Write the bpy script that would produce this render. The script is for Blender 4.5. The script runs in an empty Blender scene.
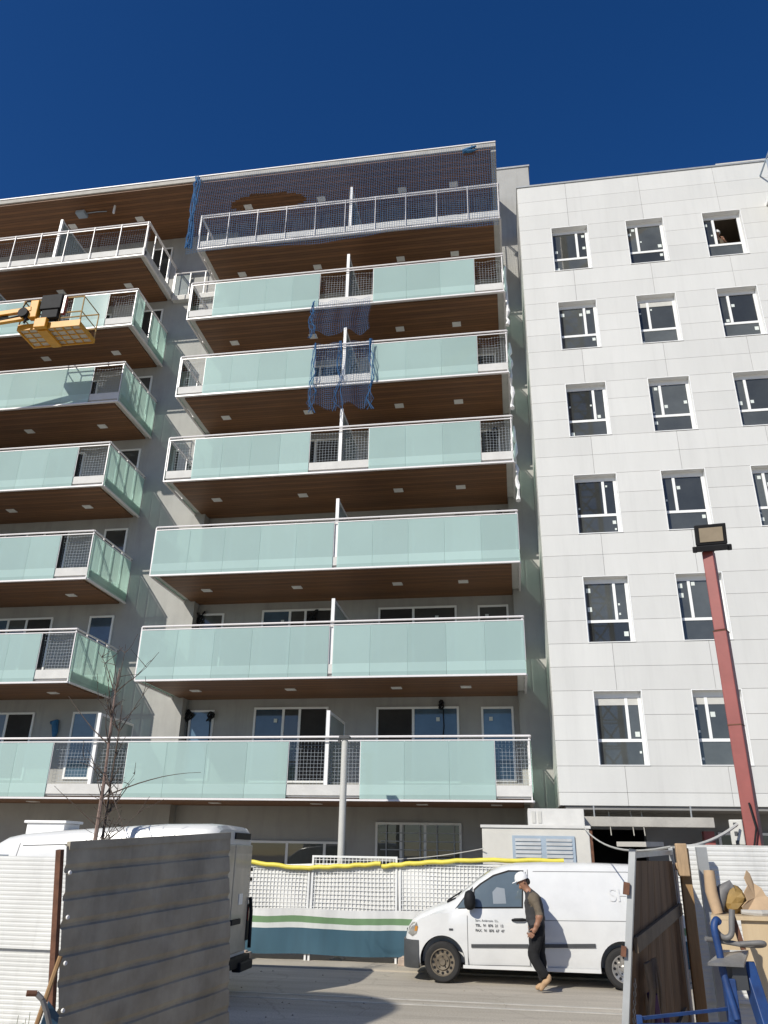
import bpy, bmesh, math, random
from mathutils import Vector, Matrix
random.seed(7)
R_ = math.radians
sc = bpy.context.scene
COL = sc.collection

# ------------------------------------------------------------------ camera
cam_d = bpy.data.cameras.new('camera'); cam = bpy.data.objects.new('camera', cam_d); COL.objects.link(cam)
cam_d.sensor_fit = 'VERTICAL'; cam_d.sensor_height = 24.0; cam_d.lens = 779.91/1024*24.0
cam_d.clip_start = 0.05; cam_d.clip_end = 3000
yaw, pitch, roll = -0.1643, 0.4137, 0.0177
F = Vector((math.sin(yaw)*math.cos(pitch), math.cos(yaw)*math.cos(pitch), math.sin(pitch)))
Rt = Vector((math.cos(yaw), -math.sin(yaw), 0)); Up = Rt.cross(F)
Rr = Rt*math.cos(roll)+Up*math.sin(roll); Ur = Up*math.cos(roll)-Rt*math.sin(roll)
M = Matrix((Rr, Ur, -F)).transposed().to_4x4(); M.translation = Vector((-0.4002, -19.8742, 2.05))
cam.matrix_world = M
sc.camera = cam

# ------------------------------------------------------------------ light
SUN = Vector((-0.585, -1.0, 0.80)).normalized()
ELEV = math.asin(SUN.z); AZ = math.atan2(SUN.x, SUN.y)
w = bpy.data.worlds.new('World'); sc.world = w; w.use_nodes = True
nt = w.node_tree; bg = nt.nodes['Background']
sky = nt.nodes.new('ShaderNodeTexSky'); sky.sky_type = 'NISHITA'; sky.sun_disc = False
sky.sun_elevation = ELEV; sky.sun_rotation = AZ
sky.altitude = 300; sky.air_density = 0.9; sky.dust_density = 0.5; sky.ozone_density = 5.0
hsv = nt.nodes.new('ShaderNodeHueSaturation'); hsv.inputs['Saturation'].default_value = 1.25; hsv.inputs['Hue'].default_value = 0.5095
nt.links.new(sky.outputs[0], hsv.inputs['Color']); nt.links.new(hsv.outputs[0], bg.inputs[0]); bg.inputs[1].default_value = 0.10
sl = bpy.data.lights.new('sun', 'SUN'); sl.energy = 4.6; sl.angle = R_(0.5); sl.color = (1.0, 0.955, 0.86)
so = bpy.data.objects.new('sun', sl); COL.objects.link(so)
so.rotation_euler = SUN.to_track_quat('Z', 'Y').to_euler()
sc.view_settings.view_transform = 'Standard'; sc.view_settings.look = 'None'
sc.view_settings.exposure = 0.0; sc.view_settings.gamma = 1.0
sc.cycles.max_bounces = 10; sc.cycles.transparent_max_bounces = 24
sc.cycles.use_denoising = True

# ------------------------------------------------------------------ materials
def mat(name, col, rough=0.6, var=0.0, nscale=3.0, bump=0.0, bscale=40.0, metal=0.0, col2=None, stretch=None, detail=5, spec=0.5, coat=0.0, island=0.0):
    m = bpy.data.materials.new(name); m.use_nodes = True
    n = m.node_tree.nodes; l = m.node_tree.links; p = n['Principled BSDF']
    p.inputs['Base Color'].default_value = (*col, 1); p.inputs['Roughness'].default_value = rough
    p.inputs['Metallic'].default_value = metal; p.inputs['Specular IOR Level'].default_value = spec
    p.inputs['Coat Weight'].default_value = coat
    tc = n.new('ShaderNodeTexCoord'); mp = n.new('ShaderNodeMapping'); l.new(tc.outputs['Object'], mp.inputs[0])
    if stretch: mp.inputs['Scale'].default_value = stretch
    src = None
    if var > 0 or col2:
        t = n.new('ShaderNodeTexNoise'); t.inputs['Scale'].default_value = nscale; t.inputs['Detail'].default_value = detail
        t.inputs['Roughness'].default_value = 0.62
        l.new(mp.outputs[0], t.inputs['Vector'])
        mr = n.new('ShaderNodeMapRange'); mr.inputs[1].default_value = 0.3; mr.inputs[2].default_value = 0.7
        l.new(t.outputs[0], mr.inputs[0])
        mx = n.new('ShaderNodeMix'); mx.data_type = 'RGBA'
        c2 = col2 or tuple(c*(1-var) for c in col); c1 = col if col2 else tuple(min(1, c*(1+var*0.6)) for c in col)
        mx.inputs['A'].default_value = (*c1, 1); mx.inputs['B'].default_value = (*c2, 1)
        l.new(mr.outputs[0], mx.inputs['Factor']); src = mx.outputs['Result']
    if island > 0:
        g = n.new('ShaderNodeNewGeometry'); hs = n.new('ShaderNodeHueSaturation')
        mr2 = n.new('ShaderNodeMapRange'); mr2.inputs[3].default_value = 1-island; mr2.inputs[4].default_value = 1+island*0.6
        l.new(g.outputs['Random Per Island'], mr2.inputs[0]); l.new(mr2.outputs[0], hs.inputs['Value'])
        if src: l.new(src, hs.inputs['Color'])
        else: hs.inputs['Color'].default_value = (*col, 1)
        src = hs.outputs[0]
    if src: l.new(src, p.inputs['Base Color'])
    if bump > 0:
        t2 = n.new('ShaderNodeTexNoise'); t2.inputs['Scale'].default_value = bscale; t2.inputs['Detail'].default_value = 4
        l.new(mp.outputs[0], t2.inputs['Vector'])
        b = n.new('ShaderNodeBump'); b.inputs['Strength'].default_value = bump; b.inputs['Distance'].default_value = 0.02
        l.new(t2.outputs[0], b.inputs['Height']); l.new(b.outputs[0], p.inputs['Normal'])
    return m

def frosted(name, col, trans=0.32, see=0.10, rough=0.05, island=0.05):
    m = bpy.data.materials.new(name); m.use_nodes = True
    n = m.node_tree.nodes; l = m.node_tree.links; out = n['Material Output']; n.remove(n['Principled BSDF'])
    g = n.new('ShaderNodeNewGeometry'); oi = n.new('ShaderNodeObjectInfo'); hs = n.new('ShaderNodeHueSaturation')
    tc = n.new('ShaderNodeTexCoord'); ns = n.new('ShaderNodeTexNoise'); ns.inputs['Scale'].default_value = 0.7; ns.inputs['Detail'].default_value = 6
    l.new(tc.outputs['Object'], ns.inputs['Vector'])
    ad = n.new('ShaderNodeMath'); ad.operation = 'ADD'; l.new(oi.outputs['Random'], ad.inputs[0]); l.new(ns.outputs[0], ad.inputs[1])
    mr = n.new('ShaderNodeMapRange'); mr.inputs[1].default_value = 0.2; mr.inputs[2].default_value = 1.6
    mr.inputs[3].default_value = 1-island; mr.inputs[4].default_value = 1+island
    l.new(ad.outputs[0], mr.inputs[0]); l.new(mr.outputs[0], hs.inputs['Value'])
    sp = n.new('ShaderNodeSeparateXYZ'); l.new(tc.outputs['Object'], sp.inputs[0])     # lit kerb behind the glass, painted as a paler strip near each pane's foot
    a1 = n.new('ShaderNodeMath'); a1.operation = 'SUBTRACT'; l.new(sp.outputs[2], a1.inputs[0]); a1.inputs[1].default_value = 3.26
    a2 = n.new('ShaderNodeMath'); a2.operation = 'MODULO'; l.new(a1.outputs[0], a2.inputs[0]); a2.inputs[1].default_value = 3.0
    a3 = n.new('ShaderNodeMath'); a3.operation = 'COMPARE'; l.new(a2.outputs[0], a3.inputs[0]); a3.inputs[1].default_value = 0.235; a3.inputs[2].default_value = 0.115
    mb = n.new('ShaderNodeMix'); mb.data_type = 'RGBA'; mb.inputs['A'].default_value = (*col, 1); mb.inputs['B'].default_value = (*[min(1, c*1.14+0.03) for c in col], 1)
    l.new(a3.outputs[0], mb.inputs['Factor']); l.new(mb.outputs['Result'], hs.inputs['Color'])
    d = n.new('ShaderNodeBsdfDiffuse'); l.new(hs.outputs[0], d.inputs[0])
    t = n.new('ShaderNodeBsdfTranslucent'); l.new(hs.outputs[0], t.inputs[0])
    tp = n.new('ShaderNodeBsdfTransparent'); tp.inputs[0].default_value = (0.62, 0.90, 0.84, 1)
    gl = n.new('ShaderNodeBsdfGlossy'); gl.inputs['Roughness'].default_value = rough
    m1 = n.new('ShaderNodeMixShader'); m1.inputs[0].default_value = trans; l.new(d.outputs[0], m1.inputs[1]); l.new(t.outputs[0], m1.inputs[2])
    m2 = n.new('ShaderNodeMixShader'); m2.inputs[0].default_value = see; l.new(m1.outputs[0], m2.inputs[1]); l.new(tp.outputs[0], m2.inputs[2])
    fr = n.new('ShaderNodeFresnel'); fr.inputs[0].default_value = 1.45
    m3 = n.new('ShaderNodeMixShader'); l.new(fr.outputs[0], m3.inputs[0]); l.new(m2.outputs[0], m3.inputs[1]); l.new(gl.outputs[0], m3.inputs[2])
    l.new(m3.outputs[0], out.inputs[0])
    return m

def netmat(name, col, cell=0.1, wire=0.12, uv=True):
    m = bpy.data.materials.new(name); m.use_nodes = True
    n = m.node_tree.nodes; l = m.node_tree.links; out = n['Material Output']; p = n['Principled BSDF']
    p.inputs['Base Color'].default_value = (*col, 1); p.inputs['Roughness'].default_value = 0.8
    tc = n.new('ShaderNodeTexCoord'); sp = n.new('ShaderNodeSeparateXYZ')
    l.new(tc.outputs['UV'], sp.inputs[0])
    def line(o):
        a = n.new('ShaderNodeMath'); a.operation = 'DIVIDE'; l.new(o, a.inputs[0]); a.inputs[1].default_value = cell
        f = n.new('ShaderNodeMath'); f.operation = 'FRACT'; l.new(a.outputs[0], f.inputs[0])
        c = n.new('ShaderNodeMath'); c.operation = 'LESS_THAN'; l.new(f.outputs[0], c.inputs[0]); c.inputs[1].default_value = wire
        return c.outputs[0]
    mx = n.new('ShaderNodeMath'); mx.operation = 'MAXIMUM'; l.new(line(sp.outputs[0]), mx.inputs[0]); l.new(line(sp.outputs[1]), mx.inputs[1])
    tp = n.new('ShaderNodeBsdfTransparent'); ms = n.new('ShaderNodeMixShader')
    l.new(mx.outputs[0], ms.inputs[0]); l.new(tp.outputs[0], ms.inputs[1]); l.new(p.outputs[0], ms.inputs[2]); l.new(ms.outputs[0], out.inputs[0])
    return m

def plankmat(name, col, col2, axis=1, w=0.12):
    """wood boards with thin joints across `axis` (object coordinates)"""
    m = mat(name, col, 0.55, 0.3, 2.0, 0.05, 30, col2=col2, stretch=((0.5, 9, 9) if axis == 1 else (9, 9, 0.6)))
    n = m.node_tree.nodes; l = m.node_tree.links; p = n['Principled BSDF']
    src = p.inputs['Base Color'].links[0].from_socket
    tc = n.new('ShaderNodeTexCoord'); sp = n.new('ShaderNodeSeparateXYZ'); l.new(tc.outputs['Object'], sp.inputs[0])
    a = n.new('ShaderNodeMath'); a.operation = 'DIVIDE'; l.new(sp.outputs[axis], a.inputs[0]); a.inputs[1].default_value = w
    fl = n.new('ShaderNodeMath'); fl.operation = 'FLOOR'; l.new(a.outputs[0], fl.inputs[0])
    wn = n.new('ShaderNodeTexWhiteNoise'); wn.noise_dimensions = '1D'; l.new(fl.outputs[0], wn.inputs['W'])
    mr = n.new('ShaderNodeMapRange'); mr.inputs[3].default_value = 0.75; mr.inputs[4].default_value = 1.2; l.new(wn.outputs[0], mr.inputs[0])
    f = n.new('ShaderNodeMath'); f.operation = 'FRACT'; l.new(a.outputs[0], f.inputs[0])
    c = n.new('ShaderNodeMath'); c.operation = 'GREATER_THAN'; l.new(f.outputs[0], c.inputs[0]); c.inputs[1].default_value = 0.07
    mu = n.new('ShaderNodeMath'); mu.operation = 'MULTIPLY'; l.new(mr.outputs[0], mu.inputs[0]); l.new(c.outputs[0], mu.inputs[1])
    hs = n.new('ShaderNodeHueSaturation'); l.new(src, hs.inputs['Color']); l.new(mu.outputs[0], hs.inputs['Value'])
    l.new(hs.outputs[0], p.inputs['Base Color'])
    return m

def panemat(name, col, rough=0.02):
    m = mat(name, col, rough, 0.25, 1.2, 0.012, 1.6, spec=0.75)
    n = m.node_tree.nodes; l = m.node_tree.links; p = n['Principled BSDF']; src = p.inputs['Base Color'].links[0].from_socket
    oi = n.new('ShaderNodeObjectInfo'); hs = n.new('ShaderNodeHueSaturation'); r = n.new('ShaderNodeMapRange'); r.inputs[3].default_value = 0.45; r.inputs[4].default_value = 1.7
    l.new(oi.outputs['Random'], r.inputs[0]); l.new(r.outputs[0], hs.inputs['Value']); l.new(src, hs.inputs['Color']); l.new(hs.outputs[0], p.inputs['Base Color'])
    return m

MT = dict(
    stucco=mat('grey_stucco', (0.37, 0.365, 0.345), 0.9, 0.10, 1.1, 0.12, 60),
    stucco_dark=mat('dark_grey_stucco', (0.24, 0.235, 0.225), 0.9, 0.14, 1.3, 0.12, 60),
    panel=mat('white_facade_panel', (0.60, 0.597, 0.57), 0.55, 0.045, 1.1, 0.02, 20, island=0.05, stretch=(1.6, 1.6, 0.35), detail=7),
    joint=mat('panel_joint', (0.25, 0.25, 0.245), 0.9),
    wood=plankmat('soffit_wood', (0.235, 0.108, 0.042), (0.14, 0.062, 0.025), 1, 0.13),
    conc=mat('concrete', (0.42, 0.40, 0.36), 0.9, 0.18, 2.5, 0.2, 30),
    wht=mat('white_painted_metal', (0.80, 0.79, 0.77), 0.4, 0.05, 3),
    rail=mat('white_rail_paint', (0.74, 0.71, 0.70), 0.35, 0.04, 6),
    kerb=mat('white_render', (0.60, 0.59, 0.56), 0.8, 0.10, 3, 0.05, 40),
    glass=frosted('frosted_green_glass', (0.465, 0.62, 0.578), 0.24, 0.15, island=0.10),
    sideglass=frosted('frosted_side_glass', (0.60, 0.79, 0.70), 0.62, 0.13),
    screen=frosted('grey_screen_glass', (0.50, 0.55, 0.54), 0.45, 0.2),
    pane=panemat('window_pane', (0.066, 0.071, 0.068)),
    paneblue=panemat('blue_reflection_pane', (0.06, 0.10, 0.14), 0.05),  # blue reflection put into the base colour of the pane
    dark=mat('dark_interior', (0.035, 0.032, 0.03), 0.9, 0.3, 2),
    frame=mat('white_window_frame', (0.80, 0.80, 0.78), 0.4, 0.03, 5),
    sticker=mat('pale_sticker', (0.62, 0.66, 0.62), 0.6),
    bluenet=netmat('blue_safety_net', (0.016, 0.085, 0.20), 0.08, 0.10),
    darknet=netmat('dark_safety_net', (0.06, 0.08, 0.11), 0.09, 0.09),
    whitenet=netmat('pale_opening_net', (0.42, 0.46, 0.50), 0.09, 0.05),
    rope=mat('blue_rope', (0.02, 0.10, 0.24), 0.8, 0.3, 8),
    lamp=mat('downlight_white', (0.78, 0.77, 0.74), 0.5),
    vanwhite=mat('white_van_paint', (0.67, 0.67, 0.655), 0.28, 0.06, 2.0, coat=0.5),
    blackpl=mat('black_plastic', (0.016, 0.0165, 0.018), 0.65, 0.3, 6, spec=0.2),
    greypl=mat('grey_plastic', (0.06, 0.063, 0.066), 0.55, 0.2, 4),
    rubber=mat('tyre_rubber', (0.022, 0.021, 0.020), 0.85, 0.3, 8, 0.15, 50),
    rim=mat('brown_steel_rim', (0.20, 0.165, 0.12), 0.55, 0.35, 7, metal=0.4),
    chrome=mat('silver_rim', (0.55, 0.53, 0.50), 0.3, 0.2, 9, metal=0.8),
    vglass=mat('van_glass', (0.10, 0.13, 0.15), 0.04, 0.1, 2, spec=0.7),
    lens=mat('headlight_lens', (0.30, 0.29, 0.26), 0.08, 0.4, 14, spec=0.8),
    amber=mat('amber_lens', (0.5, 0.22, 0.04), 0.2),
    redlens=mat('red_lens', (0.25, 0.02, 0.02), 0.2),
    seam=mat('seam_shadow', (0.10, 0.10, 0.10), 0.8),
    ink=mat('black_lettering', (0.06, 0.06, 0.06), 0.6),
    galv=mat('galvanised_steel', (0.42, 0.38, 0.30), 0.7, 0.22, 2.6, 0.06, 30, metal=0.0, col2=(0.25, 0.22, 0.165), detail=9),
    galvpost=mat('galvanised_post', (0.36, 0.37, 0.37), 0.5, 0.15, 5, metal=0.35),
    whitesheet=mat('white_ribbed_sheet', (0.66, 0.66, 0.635), 0.45, 0.10, 2.2, 0.02, 20),
    rust=mat('rusty_steel', (0.14, 0.062, 0.035), 0.85, 0.45, 9, 0.2, 40),
    redpaint=mat('red_post_paint', (0.27, 0.070, 0.060), 0.5, 0.14, 5, 0.03, 30),
    plankwood=mat('rough_plank', (0.36, 0.23, 0.11), 0.8, 0.0, 2.0, 0.2, 14, col2=(0.22, 0.115, 0.045), stretch=(7, 7, 0.7)),
    board=mat('brown_shuttering_board', (0.19, 0.105, 0.048), 0.85, 0.0, 2.4, 0.15, 14, col2=(0.075, 0.040, 0.019), stretch=(3, 3, 0.8)),
    ply=mat('pale_plywood', (0.56, 0.44, 0.28), 0.7, 0.0, 3, 0.05, 14, col2=(0.46, 0.34, 0.20), stretch=(6, 6, 0.5)),
    card=mat('brown_cardboard', (0.44, 0.31, 0.19), 0.85, 0.2, 6, 0.1, 20),
    kraft=mat('golden_foam', (0.27, 0.17, 0.05), 0.7, 0.4, 9),
    bluepaint=mat('blue_machine_paint', (0.013, 0.055, 0.19), 0.55, 0.0, 14, 0.08, 30, col2=(0.010, 0.030, 0.105)),
    steel=mat('worn_steel', (0.30, 0.29, 0.27), 0.45, 0.3, 8, metal=0.5),
    greytube=mat('grey_tube', (0.16, 0.155, 0.15), 0.55, 0.3, 8),
    yellow=mat('yellow_lift_paint', (0.62, 0.29, 0.02), 0.5, 0.18, 5),
    pipe=mat('yellow_pipe', (0.74, 0.62, 0.08), 0.5, 0.12, 4, 0.1, 20),
    lattice=mat('lift_floor_mesh', (0.55, 0.50, 0.42), 0.7, 0.15, 6),
    fence=mat('white_fence_mesh', (0.74, 0.74, 0.72), 0.6, 0.06, 3),
    louvre=mat('blue_grey_louvre', (0.33, 0.40, 0.47), 0.5, 0.08, 5),
    utility=mat('cream_concrete', (0.58, 0.56, 0.51), 0.85, 0.08, 2.2, 0.06, 40),
    bark=mat('twig_bark', (0.25, 0.175, 0.145), 0.9, 0.4, 12, 0.2, 40),
    darkbark=mat('dark_twig_bark', (0.10, 0.075, 0.06), 0.9, 0.4, 12),
    leaf=mat('dry_leaf', (0.10, 0.08, 0.04), 0.8, 0.3, 6),
    weed=mat('weed_leaf', (0.12, 0.14, 0.05), 0.8, 0.4, 6),
    skin=mat('skin', (0.30, 0.15, 0.09), 0.55, 0.1, 12),
    shirt=mat('olive_brown_sleeve', (0.135, 0.108, 0.075), 0.9, 0.25, 9, 0.3, 22),
    vest=mat('dark_grey_vest', (0.040, 0.039, 0.040), 0.9, 0.25, 8, 0.3, 20),
    trousers=mat('black_trousers', (0.010, 0.010, 0.011), 0.95, 0.4, 7, 0.4, 18),
    boot=mat('tan_boot', (0.42, 0.27, 0.15), 0.8, 0.25, 12),
    helmet=mat('white_helmet', (0.80, 0.79, 0.77), 0.35, 0.03, 9),
    hair=mat('dark_hair', (0.015, 0.012, 0.010), 0.8),
    bluebag=mat('blue_bag', (0.02, 0.12, 0.26), 0.7, 0.2, 8),
    tan=mat('floodlight_lens', (0.34, 0.28, 0.20), 0.25, 0.1, 10),
    brick=mat('pale_block', (0.50, 0.40, 0.32), 0.9, 0.15, 6, 0.2, 30),
    boxgrey=mat('grey_electrical_box', (0.52, 0.51, 0.47), 0.5, 0.06, 5),
)

def streaks(m, scale, lo, a, b):
    n = m.node_tree.nodes; l = m.node_tree.links; p = n['Principled BSDF']; src = p.inputs['Base Color'].links[0].from_socket
    tc = n.new('ShaderNodeTexCoord'); mp = n.new('ShaderNodeMapping'); mp.inputs['Scale'].default_value = scale; l.new(tc.outputs['Object'], mp.inputs[0])
    t = n.new('ShaderNodeTexNoise'); t.inputs['Scale'].default_value = 1.0; t.inputs['Detail'].default_value = 7; t.inputs['Roughness'].default_value = 0.65; l.new(mp.outputs[0], t.inputs['Vector'])
    r = n.new('ShaderNodeMapRange'); r.inputs[1].default_value = a; r.inputs[2].default_value = b; r.inputs[3].default_value = 1.0; r.inputs[4].default_value = lo; l.new(t.outputs[0], r.inputs[0])
    h = n.new('ShaderNodeHueSaturation'); l.new(src, h.inputs['Color']); l.new(r.outputs[0], h.inputs['Value']); l.new(h.outputs[0], p.inputs['Base Color'])
streaks(MT['panel'], (7, 7, 0.35), 0.945, 0.52, 0.75)
streaks(MT['stucco'], (3, 3, 0.3), 0.84, 0.5, 0.75)
streaks(MT['galv'], (6, 6, 1.1), 0.80, 0.50, 0.75)
streaks(MT['vanwhite'], (1.2, 1.2, 1.6), 0.90, 0.5, 0.75)
streaks(MT['whitesheet'], (5, 5, 0.8), 0.80, 0.52, 0.75)
def bannermat():
    m = mat('printed_banner', (0.62, 0.62, 0.60), 0.75, 0.10, 2.0, 0.06, 8)
    n = m.node_tree.nodes; l = m.node_tree.links; p = n['Principled BSDF']
    tc = n.new('ShaderNodeTexCoord'); sp = n.new('ShaderNodeSeparateXYZ'); l.new(tc.outputs['UV'], sp.inputs[0])
    ns = n.new('ShaderNodeTexNoise'); ns.inputs['Scale'].default_value = 1.6; l.new(tc.outputs['Object'], ns.inputs['Vector'])
    ma = n.new('ShaderNodeMath'); ma.operation = 'MULTIPLY_ADD'; l.new(ns.outputs[0], ma.inputs[0]); ma.inputs[1].default_value = 0.04; l.new(sp.outputs[1], ma.inputs[2])
    r = n.new('ShaderNodeValToRGB'); r.color_ramp.interpolation = 'CONSTANT'
    e = r.color_ramp.elements; e[0].position = 0.0; e[0].color = (0.032, 0.088, 0.125, 1)
    e[1].position = 0.585; e[1].color = (0.56, 0.58, 0.55, 1)
    for ps, c in ((0.70, (0.13, 0.23, 0.11, 1)), (0.845, (0.62, 0.62, 0.60, 1))):
        x = e.new(ps); x.color = c
    l.new(ma.outputs[0], r.inputs[0])
    n2 = n.new('ShaderNodeTexNoise'); n2.inputs['Scale'].default_value = 3.5; n2.inputs['Detail'].default_value = 8
    mp = n.new('ShaderNodeMapping'); mp.inputs['Scale'].default_value = (1.4, 1, 0.25); l.new(tc.outputs['Object'], mp.inputs[0]); l.new(mp.outputs[0], n2.inputs['Vector'])
    mr = n.new('ShaderNodeMapRange'); mr.inputs[3].default_value = 0.72; mr.inputs[4].default_value = 1.22; l.new(n2.outputs[0], mr.inputs[0])
    hs = n.new('ShaderNodeHueSaturation'); l.new(r.outputs[0], hs.inputs['Color']); l.new(mr.outputs[0], hs.inputs['Value'])
    l.new(hs.outputs[0], p.inputs['Base Color'])
    return m
MT['banner'] = bannermat()

# ------------------------------------------------------------------ mesh helpers
ORG = {}
def org(o):
    v = Vector((0, 0, 0))
    while o is not None:
        v += o.location; o = o.parent
    return v

def clearmat():
    m = bpy.data.materials.new('glass_back_face'); m.use_nodes = True; n = m.node_tree.nodes; l = m.node_tree.links
    out = n['Material Output']; n.remove(n['Principled BSDF']); t = n.new('ShaderNodeBsdfTransparent'); t.inputs[0].default_value = (0.90, 0.98, 0.96, 1)
    l.new(t.outputs[0], out.inputs[0]); return m
MT['clear'] = clearmat()
def gpanel(x0, x1, y0, y1, z0, z1, nrm, m, par, name='glass_panel'):
    """pane of real thickness: the outer face is frosted, the other faces are clear"""
    o = MB().box(x0, x1, y0, y1, z0, z1).build(name, m, par); o.data.materials.append(MT['clear'])
    for p in o.data.polygons: p.material_index = 0 if p.normal.dot(Vector(nrm)) > 0.9 else 1
    return o

def curve(pts, n=6):
    """Catmull-Rom through the points"""
    P = [Vector(p) for p in pts]; P = [P[0]*2-P[1]]+P+[P[-1]*2-P[-2]]; out = []
    for i in range(1, len(P)-2):
        for k in range(n):
            t = k/n; out.append(0.5*((2*P[i])+(P[i+1]-P[i-1])*t+(2*P[i-1]-5*P[i]+4*P[i+1]-P[i+2])*t*t+(3*P[i]-P[i-1]-3*P[i+1]+P[i+2])*t**3))
    return out+[P[-2]]
class MB:
    """collects shapes in world coordinates and links them as ONE mesh object"""
    def __init__(s): s.v = []; s.f = []; s.uv = {}
    def add(s, vs, fs):
        k = len(s.v); s.v += [Vector(v) for v in vs]; s.f += [tuple(i+k for i in f) for f in fs]; return s
    def box(s, x0, x1, y0, y1, z0, z1):
        return s.add([(x0,y0,z0),(x1,y0,z0),(x1,y1,z0),(x0,y1,z0),(x0,y0,z1),(x1,y0,z1),(x1,y1,z1),(x0,y1,z1)],
                     [(3,2,1,0),(4,5,6,7),(0,1,5,4),(1,2,6,5),(2,3,7,6),(3,0,4,7)])
    def obox(s, c, ax, ay, az, hx, hy, hz):
        c, ax, ay, az = Vector(c), Vector(ax).normalized(), Vector(ay).normalized(), Vector(az).normalized()
        vs = [c+ax*hx*i+ay*hy*j+az*hz*k for k in (-1,1) for i, j in ((-1,-1),(1,-1),(1,1),(-1,1))]
        return s.add(vs, [(3,2,1,0),(4,5,6,7),(0,1,5,4),(1,2,6,5),(2,3,7,6),(3,0,4,7)])
    def bar(s, a, b, wx, wy=None, up=(0,0,1)):
        a, b = Vector(a), Vector(b); wy = wy or wx; d = (b-a); L = d.length; d.normalize()
        u = Vector(up)
        if abs(d.dot(u)) > 0.95: u = Vector((0,1,0))
        x = d.cross(u).normalized(); y = x.cross(d).normalized()
        return s.obox((a+b)/2, x, y, d, wx/2, wy/2, L/2)
    def tube(s, pts, r, n=8, cap=True):
        pts = [Vector(p) for p in pts]; rs = r if isinstance(r, (list, tuple)) else [r]*len(pts)
        rings = []; prev = None
        for i, p in enumerate(pts):
            d = (pts[min(i+1, len(pts)-1)]-pts[max(i-1, 0)]).normalized()
            u = prev if prev is not None else (Vector((0,0,1)) if abs(d.z) < 0.9 else Vector((1,0,0)))
            x = d.cross(u).normalized(); y = x.cross(d).normalized(); prev = y
            rings.append([p+(x*math.cos(2*math.pi*k/n)+y*math.sin(2*math.pi*k/n))*rs[i] for k in range(n)])
        vs = [q for g in rings for q in g]; fs = []
        for i in range(len(pts)-1):
            for k in range(n):
                a = i*n+k; b = i*n+(k+1) % n; fs.append((a, b, b+n, a+n))
        if cap: fs += [tuple(range(n))[::-1], tuple((len(pts)-1)*n+k for k in range(n))]
        return s.add(vs, fs)
    def lathe(s, c, axis, prof, n=24, closed=False):
        """prof: (offset along axis, radius)"""
        c = Vector(c); d = Vector(axis).normalized(); u = Vector((0,0,1)) if abs(d.z) < 0.9 else Vector((1,0,0))
        x = d.cross(u).normalized(); y = x.cross(d).normalized()
        vs = []; fs = []
        for a, r in prof:
            for k in range(n):
                t = 2*math.pi*k/n; vs.append(c+d*a+(x*math.cos(t)+y*math.sin(t))*r)
        m = len(prof)
        for i in range(m if closed else m-1):
            for k in range(n):
                a = i*n+k; b = i*n+(k+1) % n; i2 = (i+1) % m
                fs.append((a, b, i2*n+(k+1) % n, i2*n+k))
        if not closed: fs += [tuple(range(n))[::-1], tuple((m-1)*n+k for k in range(n))]
        return s.add(vs, fs)
    def prism(s, poly, axis, a0, a1):
        """poly in the two other axes, extruded along axis 'x','y' or 'z'"""
        def p(q, a): return {'x': (a, q[0], q[1]), 'y': (q[0], a, q[1]), 'z': (q[0], q[1], a)}[axis]
        n = len(poly); vs = [p(q, a0) for q in poly]+[p(q, a1) for q in poly]
        fs = [tuple(range(n)), tuple(range(2*n-1, n-1, -1))]+[(i, i+n, (i+1) % n+n, (i+1) % n) for i in range(n)]
        return s.add(vs, fs)
    def surf(s, fn, nu, nv, su, sv, keep=None):
        k = len(s.v)
        for j in range(nv+1):
            for i in range(nu+1):
                s.v.append(Vector(fn(i/nu, j/nv))); s.uv[len(s.v)-1] = (i/nu*su, j/nv*sv)
        for j in range(nv):
            for i in range(nu):
                if keep and not keep((i+.5)/nu, (j+.5)/nv): continue
                a = k+j*(nu+1)+i; s.f.append((a, a+1, a+nu+2, a+nu+1))
        return s
    def build(s, name, m, parent=None, smooth=0, bevel=0, origin=None):
        o_ = Vector(origin) if origin else (org(parent) if parent else Vector((0,0,0)))
        me = bpy.data.meshes.new(name); me.from_pydata([v-o_ for v in s.v], [], s.f)
        if s.uv:
            ul = me.uv_layers.new(name='UVMap')
            for lp in me.loops: ul.data[lp.index].uv = s.uv.get(lp.vertex_index, (0,0))
        bm = bmesh.new(); bm.from_mesh(me)
        if not s.uv: bmesh.ops.recalc_face_normals(bm, faces=bm.faces)
        bm.to_mesh(me); bm.free(); me.validate()
        if smooth:
            for p in me.polygons: p.use_smooth = True
            me.set_sharp_from_angle(angle=R_(smooth))
        me.materials.append(m)
        o = bpy.data.objects.new(name, me); COL.objects.link(o)
        if parent: o.parent = parent; o.location = o_-org(parent)
        else: o.location = o_
        if bevel:
            b = o.modifiers.new('bevel', 'BEVEL'); b.width = bevel; b.segments = 2; b.limit_method = 'ANGLE'
        return o

def tag(o, label, cat, group=None, kind=None):
    o['label'] = label; o['category'] = cat
    if group: o['group'] = group
    if kind: o['kind'] = kind
    return o
def thing(name, label, cat, loc, group=None):
    o = bpy.data.objects.new(name, None); COL.objects.link(o); o.location = loc; o.empty_display_size = 0.2
    return tag(o, label, cat, group)
def struct(o): o['kind'] = 'structure'; return o
def inst(src, parent, loc, name=None):
    """copy an object sharing its mesh; loc is the world position of its origin"""
    o = src.copy(); COL.objects.link(o)
    if name: o.name = name
    o.parent = parent; o.location = Vector(loc)-org(parent)
    return o

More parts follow.
